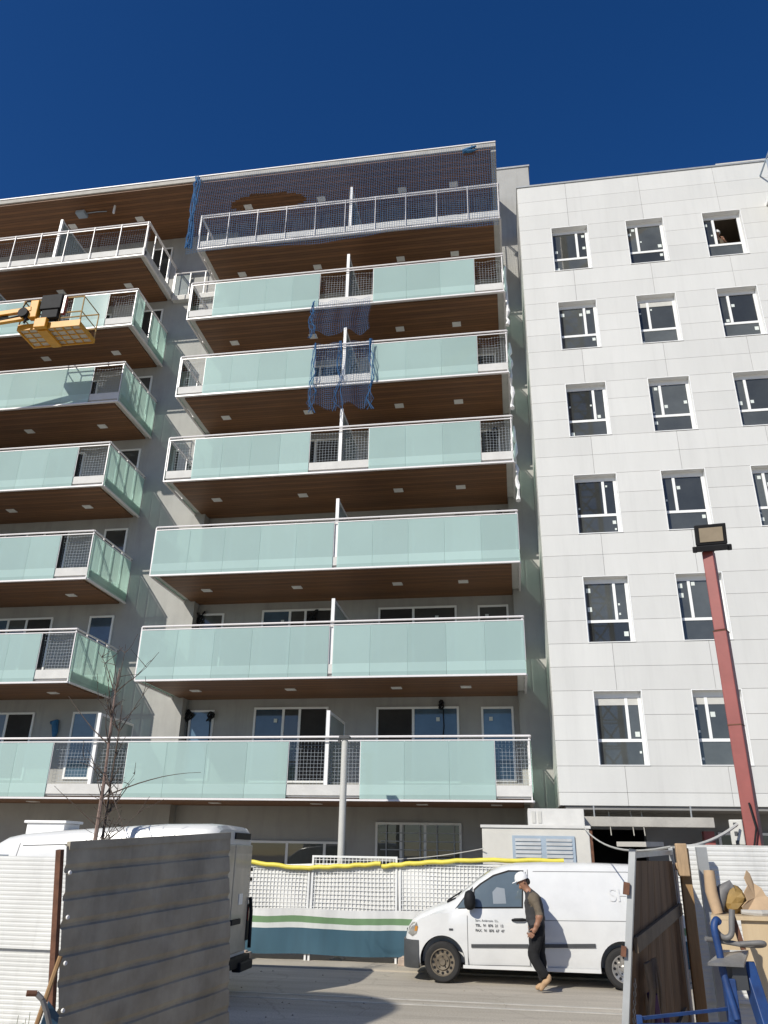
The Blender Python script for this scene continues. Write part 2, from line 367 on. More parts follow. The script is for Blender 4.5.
# ================================================================== GROUND
g = MB().box(-600, 600, -600, 900, -0.5, -0.012).build('ground', mat('dusty_ground', (0.46, 0.40, 0.32), 0.95, 0.0, 0.9, 0.25, 14, col2=(0.36, 0.315, 0.25), detail=9)); struct(g)
def roadmat():
    m = mat('dusty_road', (0.46, 0.415, 0.345), 0.92, 0.0, 0.55, 0.2, 60, col2=(0.34, 0.305, 0.25), detail=12, stretch=(0.5, 1.8, 1))
    n = m.node_tree.nodes; l = m.node_tree.links; p = n['Principled BSDF']; src = p.inputs['Base Color'].links[0].from_socket
    tc = n.new('ShaderNodeTexCoord')
    def mul(src, fac_socket, lo, hi, a, b):
        r = n.new('ShaderNodeMapRange'); r.inputs[1].default_value = a; r.inputs[2].default_value = b; r.inputs[3].default_value = lo; r.inputs[4].default_value = hi
        l.new(fac_socket, r.inputs[0]); h = n.new('ShaderNodeHueSaturation'); l.new(src, h.inputs['Color']); l.new(r.outputs[0], h.inputs['Value']); return h.outputs[0]
    wv = n.new('ShaderNodeTexNoise'); wv.inputs['Scale'].default_value = 1.3; wv.inputs['Detail'].default_value = 6; l.new(tc.outputs['Object'], wv.inputs['Vector'])
    mxv = n.new('ShaderNodeMix'); mxv.data_type = 'RGBA'; mxv.blend_type = 'ADD'; mxv.inputs['Factor'].default_value = 0.5; l.new(tc.outputs['Object'], mxv.inputs['A']); l.new(wv.outputs['Color'], mxv.inputs['B'])
    vo = n.new('ShaderNodeTexVoronoi'); vo.feature = 'DISTANCE_TO_EDGE'; vo.inputs['Scale'].default_value = 0.55; l.new(mxv.outputs['Result'], vo.inputs['Vector'])
    src = mul(src, vo.outputs['Distance'], 0.80, 1.0, 0.0, 0.010)
    sp_ = n.new('ShaderNodeTexNoise'); sp_.inputs['Scale'].default_value = 42; sp_.inputs['Detail'].default_value = 3; l.new(tc.outputs['Object'], sp_.inputs['Vector'])
    src = mul(src, sp_.outputs[0], 0.82, 1.22, 0.3, 0.7)
    mp2 = n.new('ShaderNodeMapping'); mp2.inputs['Scale'].default_value = (0.12, 3.2, 1); l.new(tc.outputs['Object'], mp2.inputs[0])
    ty = n.new('ShaderNodeTexNoise'); ty.inputs['Scale'].default_value = 1.0; ty.inputs['Detail'].default_value = 5; l.new(mp2.outputs[0], ty.inputs['Vector'])
    src = mul(src, ty.outputs[0], 0.90, 1.08, 0.35, 0.62)
    l.new(src, p.inputs['Base Color'])
    return m
rd = MB().box(-90, 90, -11.2, -2.9, -0.011, 0.0).build('road', roadmat()); struct(rd)
fs = MB().box(-90, 90, -2.9, 3.2, -0.011, 0.03).build('pavement', mat('dusty_pavement', (0.46, 0.41, 0.33), 0.95, 0.0, 1.2, 0.25, 25, col2=(0.37, 0.33, 0.265), detail=9)); struct(fs)
ch = MB()
for y0, y1 in ((-5.94, -5.86), (-6.36, -6.27)): ch.box(-90, 90, y0, y1, 0.0, 0.005)
struct(ch.build('drain_channel', mat('channel_concrete', (0.50, 0.475, 0.42), 0.9, 0.25, 3)))
st = MB()
random.seed(3)
for i in range(90):
    x, y = random.uniform(-7, 3), random.uniform(-9.5, -2.0); r = random.uniform(0.006, 0.02)
    z = 0.03 if y > -2.9 else 0.0
    st.lathe((x, y, z-0.004), (0, 0, 1), [(0, r), (r*0.7, r*0.75), (r*1.1, r*0.2)], 5)
o = st.build('gravel', mat('gravel_grains', (0.33, 0.29, 0.235), 0.95, 0.3, 9)); o['kind'] = 'stuff'; o['label'] = 'loose gravel and crumbs of mortar scattered over the road'; o['category'] = 'gravel'

# ================================================================== GREY APARTMENT BUILDING
GZ = 3.26; H = 3.0
XL = -26.0                                  # far left end, beyond the frame
bld = thing('apartment_building', 'grey apartment building with stacked green glass balconies and brown wooden soffits', 'apartment building', (-10, 2.6, 0))
wl = MB()
wl.box(XL, -10.1, 2.5, 9, 0, 24.33)                     # wall behind the left balconies and the gap
wl.box(-10.1, -0.2, 2.9, 9, 0, 24.33)                   # recessed wall of the main loggias
wl.box(-0.2, 1.20, 2.5, 9, 0, 26.05)                    # stair tower slot beside the white block
wl.build('wall', MT['stucco'], bld)
MB().box(-0.23, 1.24, 2.46, 9, 26.05, 26.12).build('coping', MT['galvpost'], bld)
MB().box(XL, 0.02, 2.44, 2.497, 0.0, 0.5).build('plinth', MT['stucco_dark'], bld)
# roof slab
rf = MB().box(XL, -0.02, -0.10, 9, 24.39, 24.57).build('roof', MT['conc'], bld, bevel=0.012)
MB().box(XL, -0.02, -0.13, 9, 24.57, 24.605).build('flashing', MT['wht'], rf)
MB().box(XL, -0.2, -0.04, 2.9, 24.33, 24.388).build('soffit', MT['wood'], rf)
MB().box(-0.2, -0.02, 0.0, 2.9, 24.26, 24.388).build('fascia', MT['conc'], rf)
for x in (-16.43, -13.65, -9.3, -6.48, -3.45, -1.57):
    MB().box(x-0.15, x+0.15, 1.18, 1.42, 24.31, 24.328).build('downlight', MT['lamp'], rf)
MB().box(-15.9, -15.55, 0.55, 0.85, 24.2, 24.329).tube([(-15.5, 0.7, 24.29), (-15.1, 0.7, 24.30), (-14.7, 0.7, 24.27)], 0.015).build('junction_box', MT['louvre'], rf)
MB().box(-14.32, -14.26, 0.5, 0.56, 23.95, 24.329).build('hanger', MT['wht'], rf)

def panels(a, b, step=1.0):
    n = max(1, round((b-a)/step)); return [(a+(b-a)*i/n, a+(b-a)*(i+1)/n) for i in range(n)]

def balcony(L, x0, x1, segs, right=None, left=None, screens=(), lights=(), back=2.5, railonly=False):
    """one balcony of the stack; segs are stretches of glass along the front, the rest is open railing with a net"""
    z = GZ+(L-1)*H
    s = MB()
    s.box(x0+0.02, x1-0.02, 0.06, back-0.003, z+0.055, z+0.26)                # slab
    s.box(x0+0.02, x1-0.02, 0.012, 0.17, z+0.10, z+0.345)                      # front upstand
    if right: s.box(x1-0.17, x1-0.022, 0.172, back-0.003, z+0.262, z+0.345)
    if left: s.box(x0+0.022, x0+0.17, 0.172, back-0.003, z+0.262, z+0.345)
    b = s.build('balcony', MT['kerb'], bld)
    sf = MB().box(x0+0.22, x1-0.22, 0.18, back-0.004, z-0.01, z+0.052).build('soffit', MT['wood'], b)
    h = MB()
    h.tube([(x0, 0, z+1.49), (x1, 0, z+1.49)], 0.028, 8); h.box(x0, x1, -0.012, 0.012, z+1.385, z+1.41)
    h.box(x0, x1, -0.03, 0.05, z-0.03, z+0.015)                               # bottom trim
    gl = []
    if not railonly:
        for a, c in segs: gl += panels(a, c)
    posts = [x0+0.03, x1-0.03]
    if railonly: posts += [q for q, _ in panels(x0, x1, 1.03)]
    else:
        for a, c in segs: posts += [a, c]+[q for q, _ in panels(a, c)]
    for q in sorted(set(round(p, 3) for p in posts)):
        h.box(q-0.010, q+0.010, -0.045, -0.014, z+0.0, z+1.49) if railonly else h.box(q-0.014, q+0.014, 0.002, 0.028, z+0.35, z+1.384)
    opens = []
    cur = x0
    for a, c in ([] if railonly else segs):
        if a-cur > 0.1: opens.append((cur, a))
        cur = c
    if x1-cur > 0.1: opens.append((cur, x1))
    for xs, sd in ((x1, right), (x0, left)):
        if not sd: continue
        h.tube([(xs, 0, z+1.49), (xs, back-0.02, z+1.49)], 0.026, 8); h.box(xs-0.012, xs+0.012, 0, back-0.02, z+1.385, z+1.41)
        h.box(xs-0.03, xs+0.03, 0.05, back-0.02, z-0.03, z+0.015)
        for k in range(5): 
            y = 0.03+k*(back-0.1)/4; h.box(xs-0.045, xs-0.015, y-0.016, y+0.016, z, z+1.49)
    hr = h.build('handrail', MT['rail'], b)
    for a, c in gl:
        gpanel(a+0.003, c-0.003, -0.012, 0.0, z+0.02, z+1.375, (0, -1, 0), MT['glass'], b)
    for xs, sd in ((x1, right), (x0, left)):
        if not sd or sd == 'rail': continue
        for k in range(4):
            if sd == 'gap' and k == 1: continue
            y0 = 0.005+k*(back-0.05)/4; y1 = 0.005+(k+1)*(back-0.05)/4
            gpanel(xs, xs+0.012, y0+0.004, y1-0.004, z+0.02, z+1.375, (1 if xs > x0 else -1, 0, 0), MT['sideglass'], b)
    if opens:
        for a, c in opens:
            nm = MB(); nm.surf(lambda u, v: (a+(c-a)*u, 0.20+0.02*math.sin(u*9+v*5), z+0.05+1.38*v), 12, 6, c-a, 1.38)
            nm.build('net', MT['whitenet' if not railonly else 'darknet'], b)
    for x in screens:
        d = back-0.5
        f = MB(); f.box(x-0.045, x+0.045, 0.06, 0.15, z+0.262, z+2.16); f.box(x-0.025, x+0.025, 0.15, 0.06+d, z+2.10, z+2.16)
        f.box(x-0.025, x+0.025, 0.02+d, 0.06+d, z+0.262, z+2.10); f.box(x-0.025, x+0.025, 0.15, 0.02+d, z+0.262, z+0.32)
        fo = f.build('divider_screen', MT['wht'], b)
        # the glass of the screen sits inside its frame
        q = MB().box(x-0.006, x+0.006, 0.155, 0.015+d, z+0.325, z+2.095).build('screen_glass', MT['screen'], b)
    for x in lights:
        MB().box(x-0.14, x+0.14, 1.33, 1.57, z-0.03, z-0.012).build('downlight', MT['lamp'], b)
    return b

ML = (-9.3, -6.5, -3.5, -1.6)
SC = -5.06
half = [(-10.45, SC-0.06), (SC+0.06, 0.0)]
open_segs = [(-9.6, -5.98), (-4.18, -0.92)]
bm_ = {}
for L in (2, 3): bm_[L] = balcony(L, -10.45, 0, half, 'glass', 'glass', (SC,), ML, back=2.9)
for L in (4, 5, 6): bm_[L] = balcony(L, -10.45, 0, open_segs, 'glass', 'gap', (SC,), ML, back=2.9)
bm_[7] = balcony(7, -10.45, 0, [], 'rail', 'rail', (SC,), ML, back=2.9, railonly=True)
for L in (2, 3, 4, 5): balcony(L, XL, -12.42, [(XL, -13.47)] if L != 2 else [(XL, -13.47)], 'glass', None, (-18.6,), (-13.7, -16.4), back=2.5)
balcony(6, XL, -12.42, [(XL, -15.35), (-14.75, -13.44)], 'gap', None, (-18.0,), (-13.7, -16.4), back=2.5)
balcony(7, XL, -12.42, [], 'rail', None, (-16.0,), (-13.7, -16.4), back=2.5, railonly=True)
balcony(1, XL, 0, [(XL, -12.51), (-10.38, -6.04), (-4.18, -0.87)], 'glass', None, (-11.36, SC), (-13.7, -8.4, -5.6, -2.8, -0.9), back=2.5)
sl1 = MB().box(-10.1, -0.2, 2.498, 2.899, GZ+0.055, GZ+0.26).build('threshold', MT['kerb'], bld)
MB().box(-10.1, -0.2, 2.498, 2.897, GZ-0.01, GZ+0.052).build('soffit', MT['wood'], sl1)
# end strips of the loggia that close the gap between soffit and return wall
# short railing over the gap, level with the top balconies
gr = MB(); gr.box(-12.35, -10.5, 2.30, 2.497, 21.10, 21.30)
gp = gr.build('ledge', MT['kerb'], bld)
rr = MB(); rr.tube([(-12.38, 2.36, 22.40), (-10.5, 2.36, 22.40)], 0.025); rr.box(-12.38, -10.5, 2.35, 2.37, 21.32, 21.35)
for k in range(4): x = -12.36+k*0.6; rr.box(x-0.016, x+0.016, 2.35, 2.38, 21.3, 22.4)
rr.build('handrail', MT['rail'], gp)
for a, c in ((-12.34, -11.78),): MB().box(a, c, 2.365, 2.375, 21.36, 22.3).build('glass_panel', MT['screen'], gp)

# windows of the grey building --------------------------------------------------
def window(parent, x0, x1, z0, z1, y, splits=(), name='window', panes=None, depth=0.05, fw=0.06):
    """frame with vertical splits (fractions), y is the wall plane; one pane per light"""
    f = MB(); yo = y-depth
    f.box(x0, x1, yo, y-0.002, z1-fw, z1); f.box(x0, x1, yo, y-0.002, z0, z0+fw)
    xs = [x0]+[x0+(x1-x0)*s for s in splits]+[x1]
    f.box(x0, x0+fw, yo, y-0.002, z0+fw, z1-fw); f.box(x1-fw, x1, yo, y-0.002, z0+fw, z1-fw)
    for s in xs[1:-1]: f.box(s-fw*0.6, s+fw*0.6, yo+0.004, y-0.002, z0+fw, z1-fw)
    o = f.build(name, MT['frame'], parent)
    for i in range(len(xs)-1):
        a = xs[i]+(fw if i == 0 else fw*0.6); b = xs[i+1]-(fw if i == len(xs)-2 else fw*0.6)
        m = MT[(panes or ['pane'])[i % len(panes or ['pane'])]]
        MB().box(a, b, yo+0.025, y-0.004, z0+fw, z1-fw).build('pane', m, o)
    return o

def sticker(par, x, z, y, s=0.09, c='sticker'):
    MB().box(x-s/2, x+s/2, y-0.004, y, z-s/2*1.1, z+s/2*1.1).build('sticker', MT[c], par)

for L in range(1, 8):
    z = GZ+(L-1)*H
    a = window(bld, -7.98, -5.72, z+0.62, z+2.74, 2.9, (0.40, 0.62), 'balcony_door', ['paneblue' if L in (1, 2) else 'pane', 'pane', 'dark'])
    b = window(bld, -4.29, -1.9, z+0.62, z+2.71, 2.9, (0.45,), 'balcony_door', ['dark' if L != 3 else 'pane', 'paneblue' if L == 1 else 'pane'])
    c = window(bld, -1.27, -0.36, z+0.66, z+2.69, 2.9, (), 'window', ['paneblue' if L == 1 else 'pane'])
    d = window(bld, -10.0, -9.22, z+0.66, z+2.68, 2.9, (), 'window', ['paneblue' if L == 1 else 'pane'])
    e = window(bld, -13.55, -12.72, z+0.66, z+2.60, 2.5, (), 'window', ['paneblue' if L in (1, 2) else 'pane'])
    f = window(bld, -17.2, -14.81, z+0.62, z+2.60, 2.5, (0.35, 0.62), 'balcony_door', ['paneblue', 'pane', 'dark'])
    for par, x in ((a, -7.3), (b, -2.5), (c, -1.0)): sticker(par, x, z+2.35, 2.847, 0.1)
window(bld, -7.9, -5.1, 0.95, 2.35, 2.9, (0.42, 0.80), 'window', ['pane'])
gw = window(bld, -4.25, -1.9, 0.7, 2.86, 2.9, (0.30, 0.58), 'window', ['pane'])
gb = MB()
for k in range(9): gb.box(-4.1, -1.95, 2.80, 2.815, 0.9+k*0.21, 0.925+k*0.21)
for k in range(5): gb.box(-3.95+k*0.46, -3.92+k*0.46, 2.78, 2.798, 0.75, 2.8)
gb.build('grille', MT['galvpost'], gw)
# cable bundles and small things hung on the wall
random.seed(11)
def bundle(par, x, y, z, n=7, s=0.16, m='blackpl'):
    q = MB()
    for i in range(n):
        cx, cz = x+random.uniform(-s, s), z+random.uniform(-s*1.6, s*1.6)
        ps = [(cx+s*0.8*math.cos(t*0.9+i), y-0.06-0.05*math.sin(t+i), cz+s*math.sin(t*0.9+i*2)) for t in range(8)]
        q.tube(ps, 0.028, 6)
    q.tube([(x, y-0.05, z), (x+0.02, y-0.05, z-0.6), (x-0.05, y-0.06, z-1.2)], 0.016, 6)
    return q.build('cable_bundle', MT[m], par)
for L, x in ((1, -10.02), (2, -10.02), (3, -10.0), (3, -0.6), (4, -0.6), (2, -6.35)): bundle(bld, x, 2.88, GZ+(L-1)*H+2.5, 6, 0.10)
bundle(bld, -2.35, 2.88, GZ+2.75, 4, 0.07)
bundle(bld, -9.3, 2.84, GZ+2.45, 4, 0.07)
MB().tube([(-14.2, 2.44, GZ+2.28), (-14.05, 2.40, GZ+2.3), (-14.0, 2.4, GZ+2.0), (-14.02, 2.42, GZ+1.85)], [0.06, 0.11, 0.09, 0.05], 8).build('blue_bag', MT['bluebag'], bld, smooth=50)
pb = MB()
for x in (-10.13,): pb.box(x, x+0.05, 2.862, 2.898, 0.1, 24.0)
pb.build('downpipe', MT['galvpost'], bld)
# white crinkled edge strips hanging at the right end
for L in (4, 5, 6):
    z = GZ+(L-1)*H; random.seed(L)
    ps = [(0.06+random.uniform(-0.03, 0.03), 0.35+random.uniform(-0.08, 0.08), z+1.3-k*0.17) for k in range(15)]
    MB().tube(ps, [0.03+0.02*((k*7) % 3) for k in range(15)], 6).build('hanging_strip', MT['wht'], bld)

# ================================================================== WHITE APARTMENT BUILDING
FY = 0.298; EX = 0.627; TOP = 22.75; BOT = 3.185
wb = thing('apartment_building', 'white panel clad apartment building with small square windows beside the glass balconies', 'apartment building', (6, 0.5, 0))
WX0, DW, WW, WH = 1.6087, 2.3426, 1.1793, 1.7946
XR = WX0+DW*5+2.0
cols = [WX0+i*DW for i in range(6)]
heads = [(6-r)*H+2.6202+GZ for r in range(1, 7)]
bk = MB()      # backing wall with openings, behind the cladding
by0, by1 = FY+0.035, FY+0.40
for i, cx in enumerate(cols):
    l = EX+0.02 if i == 0 else cols[i-1]+WW
    bk.box(l, cx, by0, by1, BOT+0.02, TOP-0.02)
    for r, hz in enumerate(heads):
        lo = hz
        hi = TOP-0.02 if r == 0 else heads[r-1]-WH
        bk.box(cx, cx+WW, by0, by1, lo, hi)
    bk.box(cx, cx+WW, by0, by1, BOT+0.02, heads[-1]-WH)
bk.box(cols[-1]+WW, XR, by0, by1, BOT+0.02, TOP-0.02)
bk.box(EX+0.02, EX+0.3, by1, 9, BOT+0.02, TOP-0.02)
bk.build('wall', MT['joint'], wb)
pn = MB(); J = 0.008
rows = sorted(set([BOT, TOP]+[h-k*0.6 for h in heads for k in range(5)]+[heads[0]+k*0.6 for k in range(1, 5) if heads[0]+k*0.6 < TOP-0.1]))
for a, b in zip(rows[:-1], rows[1:]):
    if b-a < 0.05: continue
    mid = (a+b)/2
    inwin = any(h-WH-0.01 < mid < h for h in heads)
    if inwin:
        xs = [EX]+[v for c in cols for v in (c, c+WW)]+[XR]; sp = list(zip(xs[0::2], xs[1::2]))
        for x0, x1 in sp: pn.box(x0, x1, FY, FY+0.034, a+J/2, b-J/2)
    else:
        xs = [EX]+[c+WW/2 for c in cols]+[XR]
        for x0, x1 in zip(xs[:-1], xs[1:]): pn.box(x0+(J/2 if x0 != EX else 0), x1-J/2, FY, FY+0.034, a+J/2, b-J/2)
for k in range(7):          # return side of the block
    for a, b in zip(rows[:-1], rows[1:]): pn.box(EX-0.012, EX+0.018, FY+0.036+k*0.5, FY+0.036+k*0.5+0.489, a+J/2, b-J/2)
pn.build('cladding', MT['panel'], wb)
MB().box(EX-0.03, XR, FY-0.03, 9, TOP, TOP+0.06).build('coping', MT['galvpost'], wb)
MB().box(EX+0.3, XR, 9, 9.3, BOT, TOP).build('rear_wall', MT['stucco'], wb)
MB().box(7.1, XR, FY+0.2, 5, TOP+0.06, TOP+0.34).build('roof_upstand', MT['utility'], wb)

def sqwin(i, r, cx, hz):
    left_narrow = i > 0
    x0, x1, z1, z0 = cx, cx+WW, hz, hz-WH
    y = FY+0.19
    f = MB(); fw = 0.055
    # reveal lining (white) and frame
    f.box(x1-0.022, x1, FY-0.008, y, z0+0.02, z1-0.02); f.box(x0, x0+0.02, FY-0.004, y, z0+0.02, z1-0.02)
    f.box(x0, x1, FY-0.004, y, z1-0.02, z1); f.box(x0, x1, FY-0.02, y, z0, z0+0.02)
    f.box(x0, x1, y, y+0.05, z1-fw-0.10, z1); f.box(x0, x1, y, y+0.05, z0, z0+0.035)
    f.box(x0, x0+fw, y, y+0.05, z0+0.035, z1-fw-0.10); f.box(x1-fw-0.04, x1, y, y+0.05, z0+0.035, z1-fw-0.10)
    zt = z0+WH*0.34; xm = x0+WW*(0.30 if left_narrow else 0.68)
    f.box(x0+fw, x1-fw-0.04, y+0.001, y+0.05, zt-0.036, zt+0.036)
    f.box(xm-0.036, xm+0.036, y-0.003, y+0.05, zt+0.036, z1-fw-0.10)
    fo = f.build('window', MT['frame'], wb)
    op = (i == 2 and r == 0)
    lights = [(x0+fw, xm-0.036, zt+0.036, z1-fw-0.10), (xm+0.036, x1-fw-0.04, zt+0.036, z1-fw-0.10), (x0+fw, x1-fw-0.04, z0+0.035, zt-0.036)]
    for k, (a, b, c, d) in enumerate(lights):
        if op and k == 1: continue
        MB().box(a, b, y+0.02, y+0.032, c, d).build('pane', MT['pane'], fo)
    rnd = random.Random(i*17+r*5)
    for a, b, c, d in lights:
        for q in range(rnd.choice((1, 1, 2))):
            if op and (a, b, c, d) == lights[1]: continue
            s = rnd.choice((0.05, 0.09, 0.11)); mx = s/2+0.02
            if b-a < 2*mx+0.02: mx = s/2; 
            sticker(fo, rnd.choice((a+mx+0.01, b-mx-0.01)), rnd.uniform(c+mx, d-mx), y+0.0195, s)
    if r == 5 and i == 1 or rnd.random() < 0.12:
        MB().box(x0+fw, x1-fw-0.04, y+0.006, y+0.016, z1-fw-0.28, z1-fw-0.10).build('blind', MT['boxgrey'], fo)
    # dark room behind
    if op:
        rm = MB(); D = 2.6
        rm.box(x0-0.6, x1+0.6, by1+D, by1+D+0.05, z0-0.7, z1+0.3)
        rm.box(x0-0.65, x0-0.6, by1+0.002, by1+D, z0-0.7, z1+0.3); rm.box(x1+0.6, x1+0.65, by1+0.002, by1+D, z0-0.7, z1+0.3)
        rm.box(x0-0.65, x1+0.65, by1+0.002, by1+D+0.05, z1+0.3, z1+0.35); rm.box(x0-0.65, x1+0.65, by1+0.002, by1+D+0.05, z0-0.95, z0-0.9)
        rm.build('room', mat('bare_room', (0.40, 0.33, 0.26), 0.9, 0.2, 2), wb)
    return fo
for i, cx in enumerate(cols):
    for r, hz in enumerate(heads): sqwin(i, r, cx, hz)

# ground floor of the white block: set back, half dark
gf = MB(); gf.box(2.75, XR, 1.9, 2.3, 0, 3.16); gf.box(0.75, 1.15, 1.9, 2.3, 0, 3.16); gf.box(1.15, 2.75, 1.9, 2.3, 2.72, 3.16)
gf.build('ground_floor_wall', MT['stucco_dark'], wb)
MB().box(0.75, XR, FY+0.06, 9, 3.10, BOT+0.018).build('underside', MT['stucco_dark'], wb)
MB().box(0.75, XR, 5.2, 5.3, 0, 3.099).box(0.76, 0.80, 2.302, 5.198, 0, 3.099).box(2.9, 2.95, 2.302, 5.198, 0, 3.099).build('doorway', MT['dark'], wb)
gw2 = window(wb, 4.45, 8.5, 1.2, 2.68, 1.9, (0.2, 0.4, 0.6, 0.8), 'window', ['pane'])
MB().box(3.98, 4.22, 1.2, 1.44, 0, 2.68).build('red_column', MT['redpaint'], wb)
bmn = MB().box(1.02, 3.98, -0.06, 0.12, 2.72, 2.93).build('concrete_beam', MT['conc'], wb, bevel=0.01)
MB().box(1.35, 1.38, 0.0, 0.03, 2.932, 3.18).box(3.5, 3.53, 0.0, 0.03, 2.932, 3.18).build('hanger', MT['galvpost'], wb)
random.seed(5)
for x in (1.75, 2.25, 2.5): MB().tube([(x, 0.6, 3.1), (x+random.uniform(-.04, .04), 0.6, 2.9), (x+random.uniform(-.05, .05), 0.62, 2.55)], 0.012).build('hanging_cable', MT['boxgrey'], wb)

# balcony of the white block at the top right corner
tb = MB(); tb.box(8.25, 9.6, -1.0, FY-0.002, 20.9, 21.05); t_ = tb.build('balcony', MT['wht'], wb)
q = MB(); q.tube([(8.28, FY-0.02, 22.15), (8.28, -1.0, 22.15), (9.6, -1.0, 22.15)], 0.03)
for a in ((8.28, -1.0), (8.28, -0.4), (8.8, -1.0), (9.4, -1.0)): q.box(a[0]-0.02, a[0]+0.02, a[1]-0.02, a[1]+0.02, 21.05, 22.15)
q.bar((8.28, -0.98, 21.1), (8.6, -0.98, 22.9), 0.06)
q.build('handrail', MT['louvre'], t_)
MB().box(8.32, 9.58, -0.985, -0.975, 21.07, 22.0).build('glass_panel', MT['screen'], t_)

# utility kiosk between fence and building
uk = thing('utility_kiosk', 'cream concrete utility kiosk with blue grey louvre behind the yellow pipe', 'kiosk', (0, -0.7, 0))
MB().box(-1.17, 1.10, -1.48, 0.2, 0, 2.62).build('body', MT['utility'], uk, bevel=0.015)
MB().box(-1.20, 1.13, -1.51, 0.22, 2.623, 2.68).build('roof', MT['kerb'], uk)
MB().box(-0.16, 1.05, -1.1, 0.1, 2.682, 3.04).build('upper_block', MT['kerb'], uk, bevel=0.01)
lv = MB(); lv.box(-0.53, 0.78, -1.52, -1.485, 1.65, 2.47); lo = lv.build('louvre', MT['louvre'], uk)
ls = MB()
for cx in (-0.2, 0.45):
    for k in range(9): ls.add([(cx-0.27, -1.54, 1.72+k*0.08), (cx+0.27, -1.54, 1.72+k*0.08), (cx+0.27, -1.522, 1.775+k*0.08), (cx-0.27, -1.522, 1.775+k*0.08)], [(0,1,2,3)])
ls.build('slat', MT['galvpost'], lo)
MB().box(1.102, 1.16, -1.46, -0.9, 0, 2.6).build('edge_frame', MT['rust'], uk)
ve = MB(); 
for k in range(2): ve.box(-0.08+k*0.13, 0.0+k*0.13, -1.115, -1.102, 2.74, 2.98)
ve.build('vent', MT['boxgrey'], uk)

# ================================================================== SAFETY NETS
random.seed(2)
def holed(u, v):
    x = -10.75+10.7*u; return not ((x+7.93)**2/1.35**2+(v-0.47)**2/0.125**2 < 1)
n1 = MB().surf(lambda u, v: (-10.75+10.7*u, -0.20-0.13*math.sin(v*math.pi)-0.02*math.sin(u*40), 24.40-3.55*v+0.10*math.sin(u*11)*(v)), 120, 40, 10.7, 3.65, holed)
o = n1.build('safety_net', MT['bluenet']); tag(o, 'large blue safety net with a torn hole, hung from the roof over the top balcony', 'safety net', 'blue safety nets on the balconies')
rp = MB()
for k in range(6):
    x = -10.76+0.05*(k % 3); rp.tube([(x+random.uniform(-.09, .09), -0.22+random.uniform(-.06, .06), 24.5-j*0.42) for j in range(9)], [0.010+0.022*random.random() for j in range(9)], 6)
o = rp.build('bunched_net', MT['rope']); tag(o, 'tightly bunched blue net hanging as a rope at the left end of the top net', 'net')
rp = MB(); 
for k in range(5): rp.tube([(-0.9+random.uniform(-.25, .25), -0.3+random.uniform(-.06, .06), 24.15+random.uniform(-.12, .12)) for j in range(5)], 0.035, 6)
o = rp.build('knotted_net', MT['bluebag']); tag(o, 'small blue knot of rope caught in the top net under the roof corner', 'rope')
def small_net(x0, x1, z1, z0, bunch, lab):
    t = thing('safety_net', lab, 'safety net', ((x0+x1)/2, -0.1, z0), 'blue safety nets on the balconies')
    MB().surf(lambda u, v: (x0+(x1-x0)*u+0.03*math.sin(v*7), -0.13-0.05*math.sin(u*21)-0.10*v, z1+(z0-z1)*v+0.12*math.sin(u*13)*v), 40, 16, (x1-x0)*1.2, (z1-z0)*1.1).build('mesh', MT['bluenet'], t)
    q = MB()
    for b in bunch:
        for k in range(4): q.tube([(b+random.uniform(-.06, .06)*(1+j*0.3), -0.2+random.uniform(-.04, .04), z1-(z1-z0)*j/7*(1.05)) for j in range(8)], [0.005+0.011*random.random() for j in range(8)], 6)
    q.build('bunch', MT['rope'], t)
zz = GZ+5*H; small_net(-6.15, -4.22, zz+0.1, zz-1.25, (-6.1,), 'blue safety net patch hanging below the sixth floor railing at the divider')
MB  # (keep order)
zz = GZ+4*H; small_net(-6.05, -4.1, zz+1.45, zz-0.95, (-5.95, -5.15, -4.15), 'crumpled blue safety net over the divider one balcony lower')

# ================================================================== FENCE IN FRONT OF THE BUILDING
FYF = -1.95
def fence_panel(x0, x1, z0, z1, lab, y=FYF):
    t = thing('mesh_fence_panel', lab, 'fence', ((x0+x1)/2, y, 0), 'white mesh fence panels behind the vans')
    f = MB()
    f.box(x0, x0+0.04, y-0.02, y+0.02, 0.03, z1); f.box(x1-0.04, x1, y-0.02, y+0.02, 0.03, z1); f.box(x0+0.04, x1-0.04, y-0.02, y+0.02, z1-0.04, z1); f.box(x0+0.04, x1-0.04, y-0.02, y+0.02, z0, z0+0.04)
    f.build('frame', MT['fence'], t)
    m = MB(); n = int((x1-x0)/0.078)
    for k in range(1, n): x = x0+(x1-x0)*k/n; m.box(x-0.006, x+0.006, y-0.008, y+0.0, z0+0.04, z1-0.04)
    n = int((z1-z0)/0.078)
    for k in range(1, n): z = z0+(z1-z0)*k/n; m.box(x0+0.04, x1-0.04, y-0.004, y+0.006, z-0.006, z+0.006)
    m.build('wire_mesh', MT['fence'], t)
    return t
fence_panel(-7.6, -4.84, 0.86, 1.80, 'white mesh fence panel at the left, behind the tall van')
fence_panel(-4.80, -2.95, 0.86, 2.01, 'taller white mesh fence panel around the grey lamp post')
fence_panel(-2.91, 0.1, 0.86, 1.90, 'white mesh fence panel behind the bonnet of the small van')
fence_panel(0.14, 3.0, 0.86, 1.90, 'white mesh fence panel hidden mostly by the small white van')
bn = MB().surf(lambda u, v: (-7.6+10.6*u, FYF-0.055+0.018*math.sin(u*60)+0.015*math.sin(u*23+v*4), 0.14+0.84*v+0.012*math.sin(u*31)), 160, 6, 10.6, 1.0)
o = bn.build('banner', MT['banner'], smooth=80); tag(o, 'blue and white construction banner with green stripe along the fence foot', 'banner')
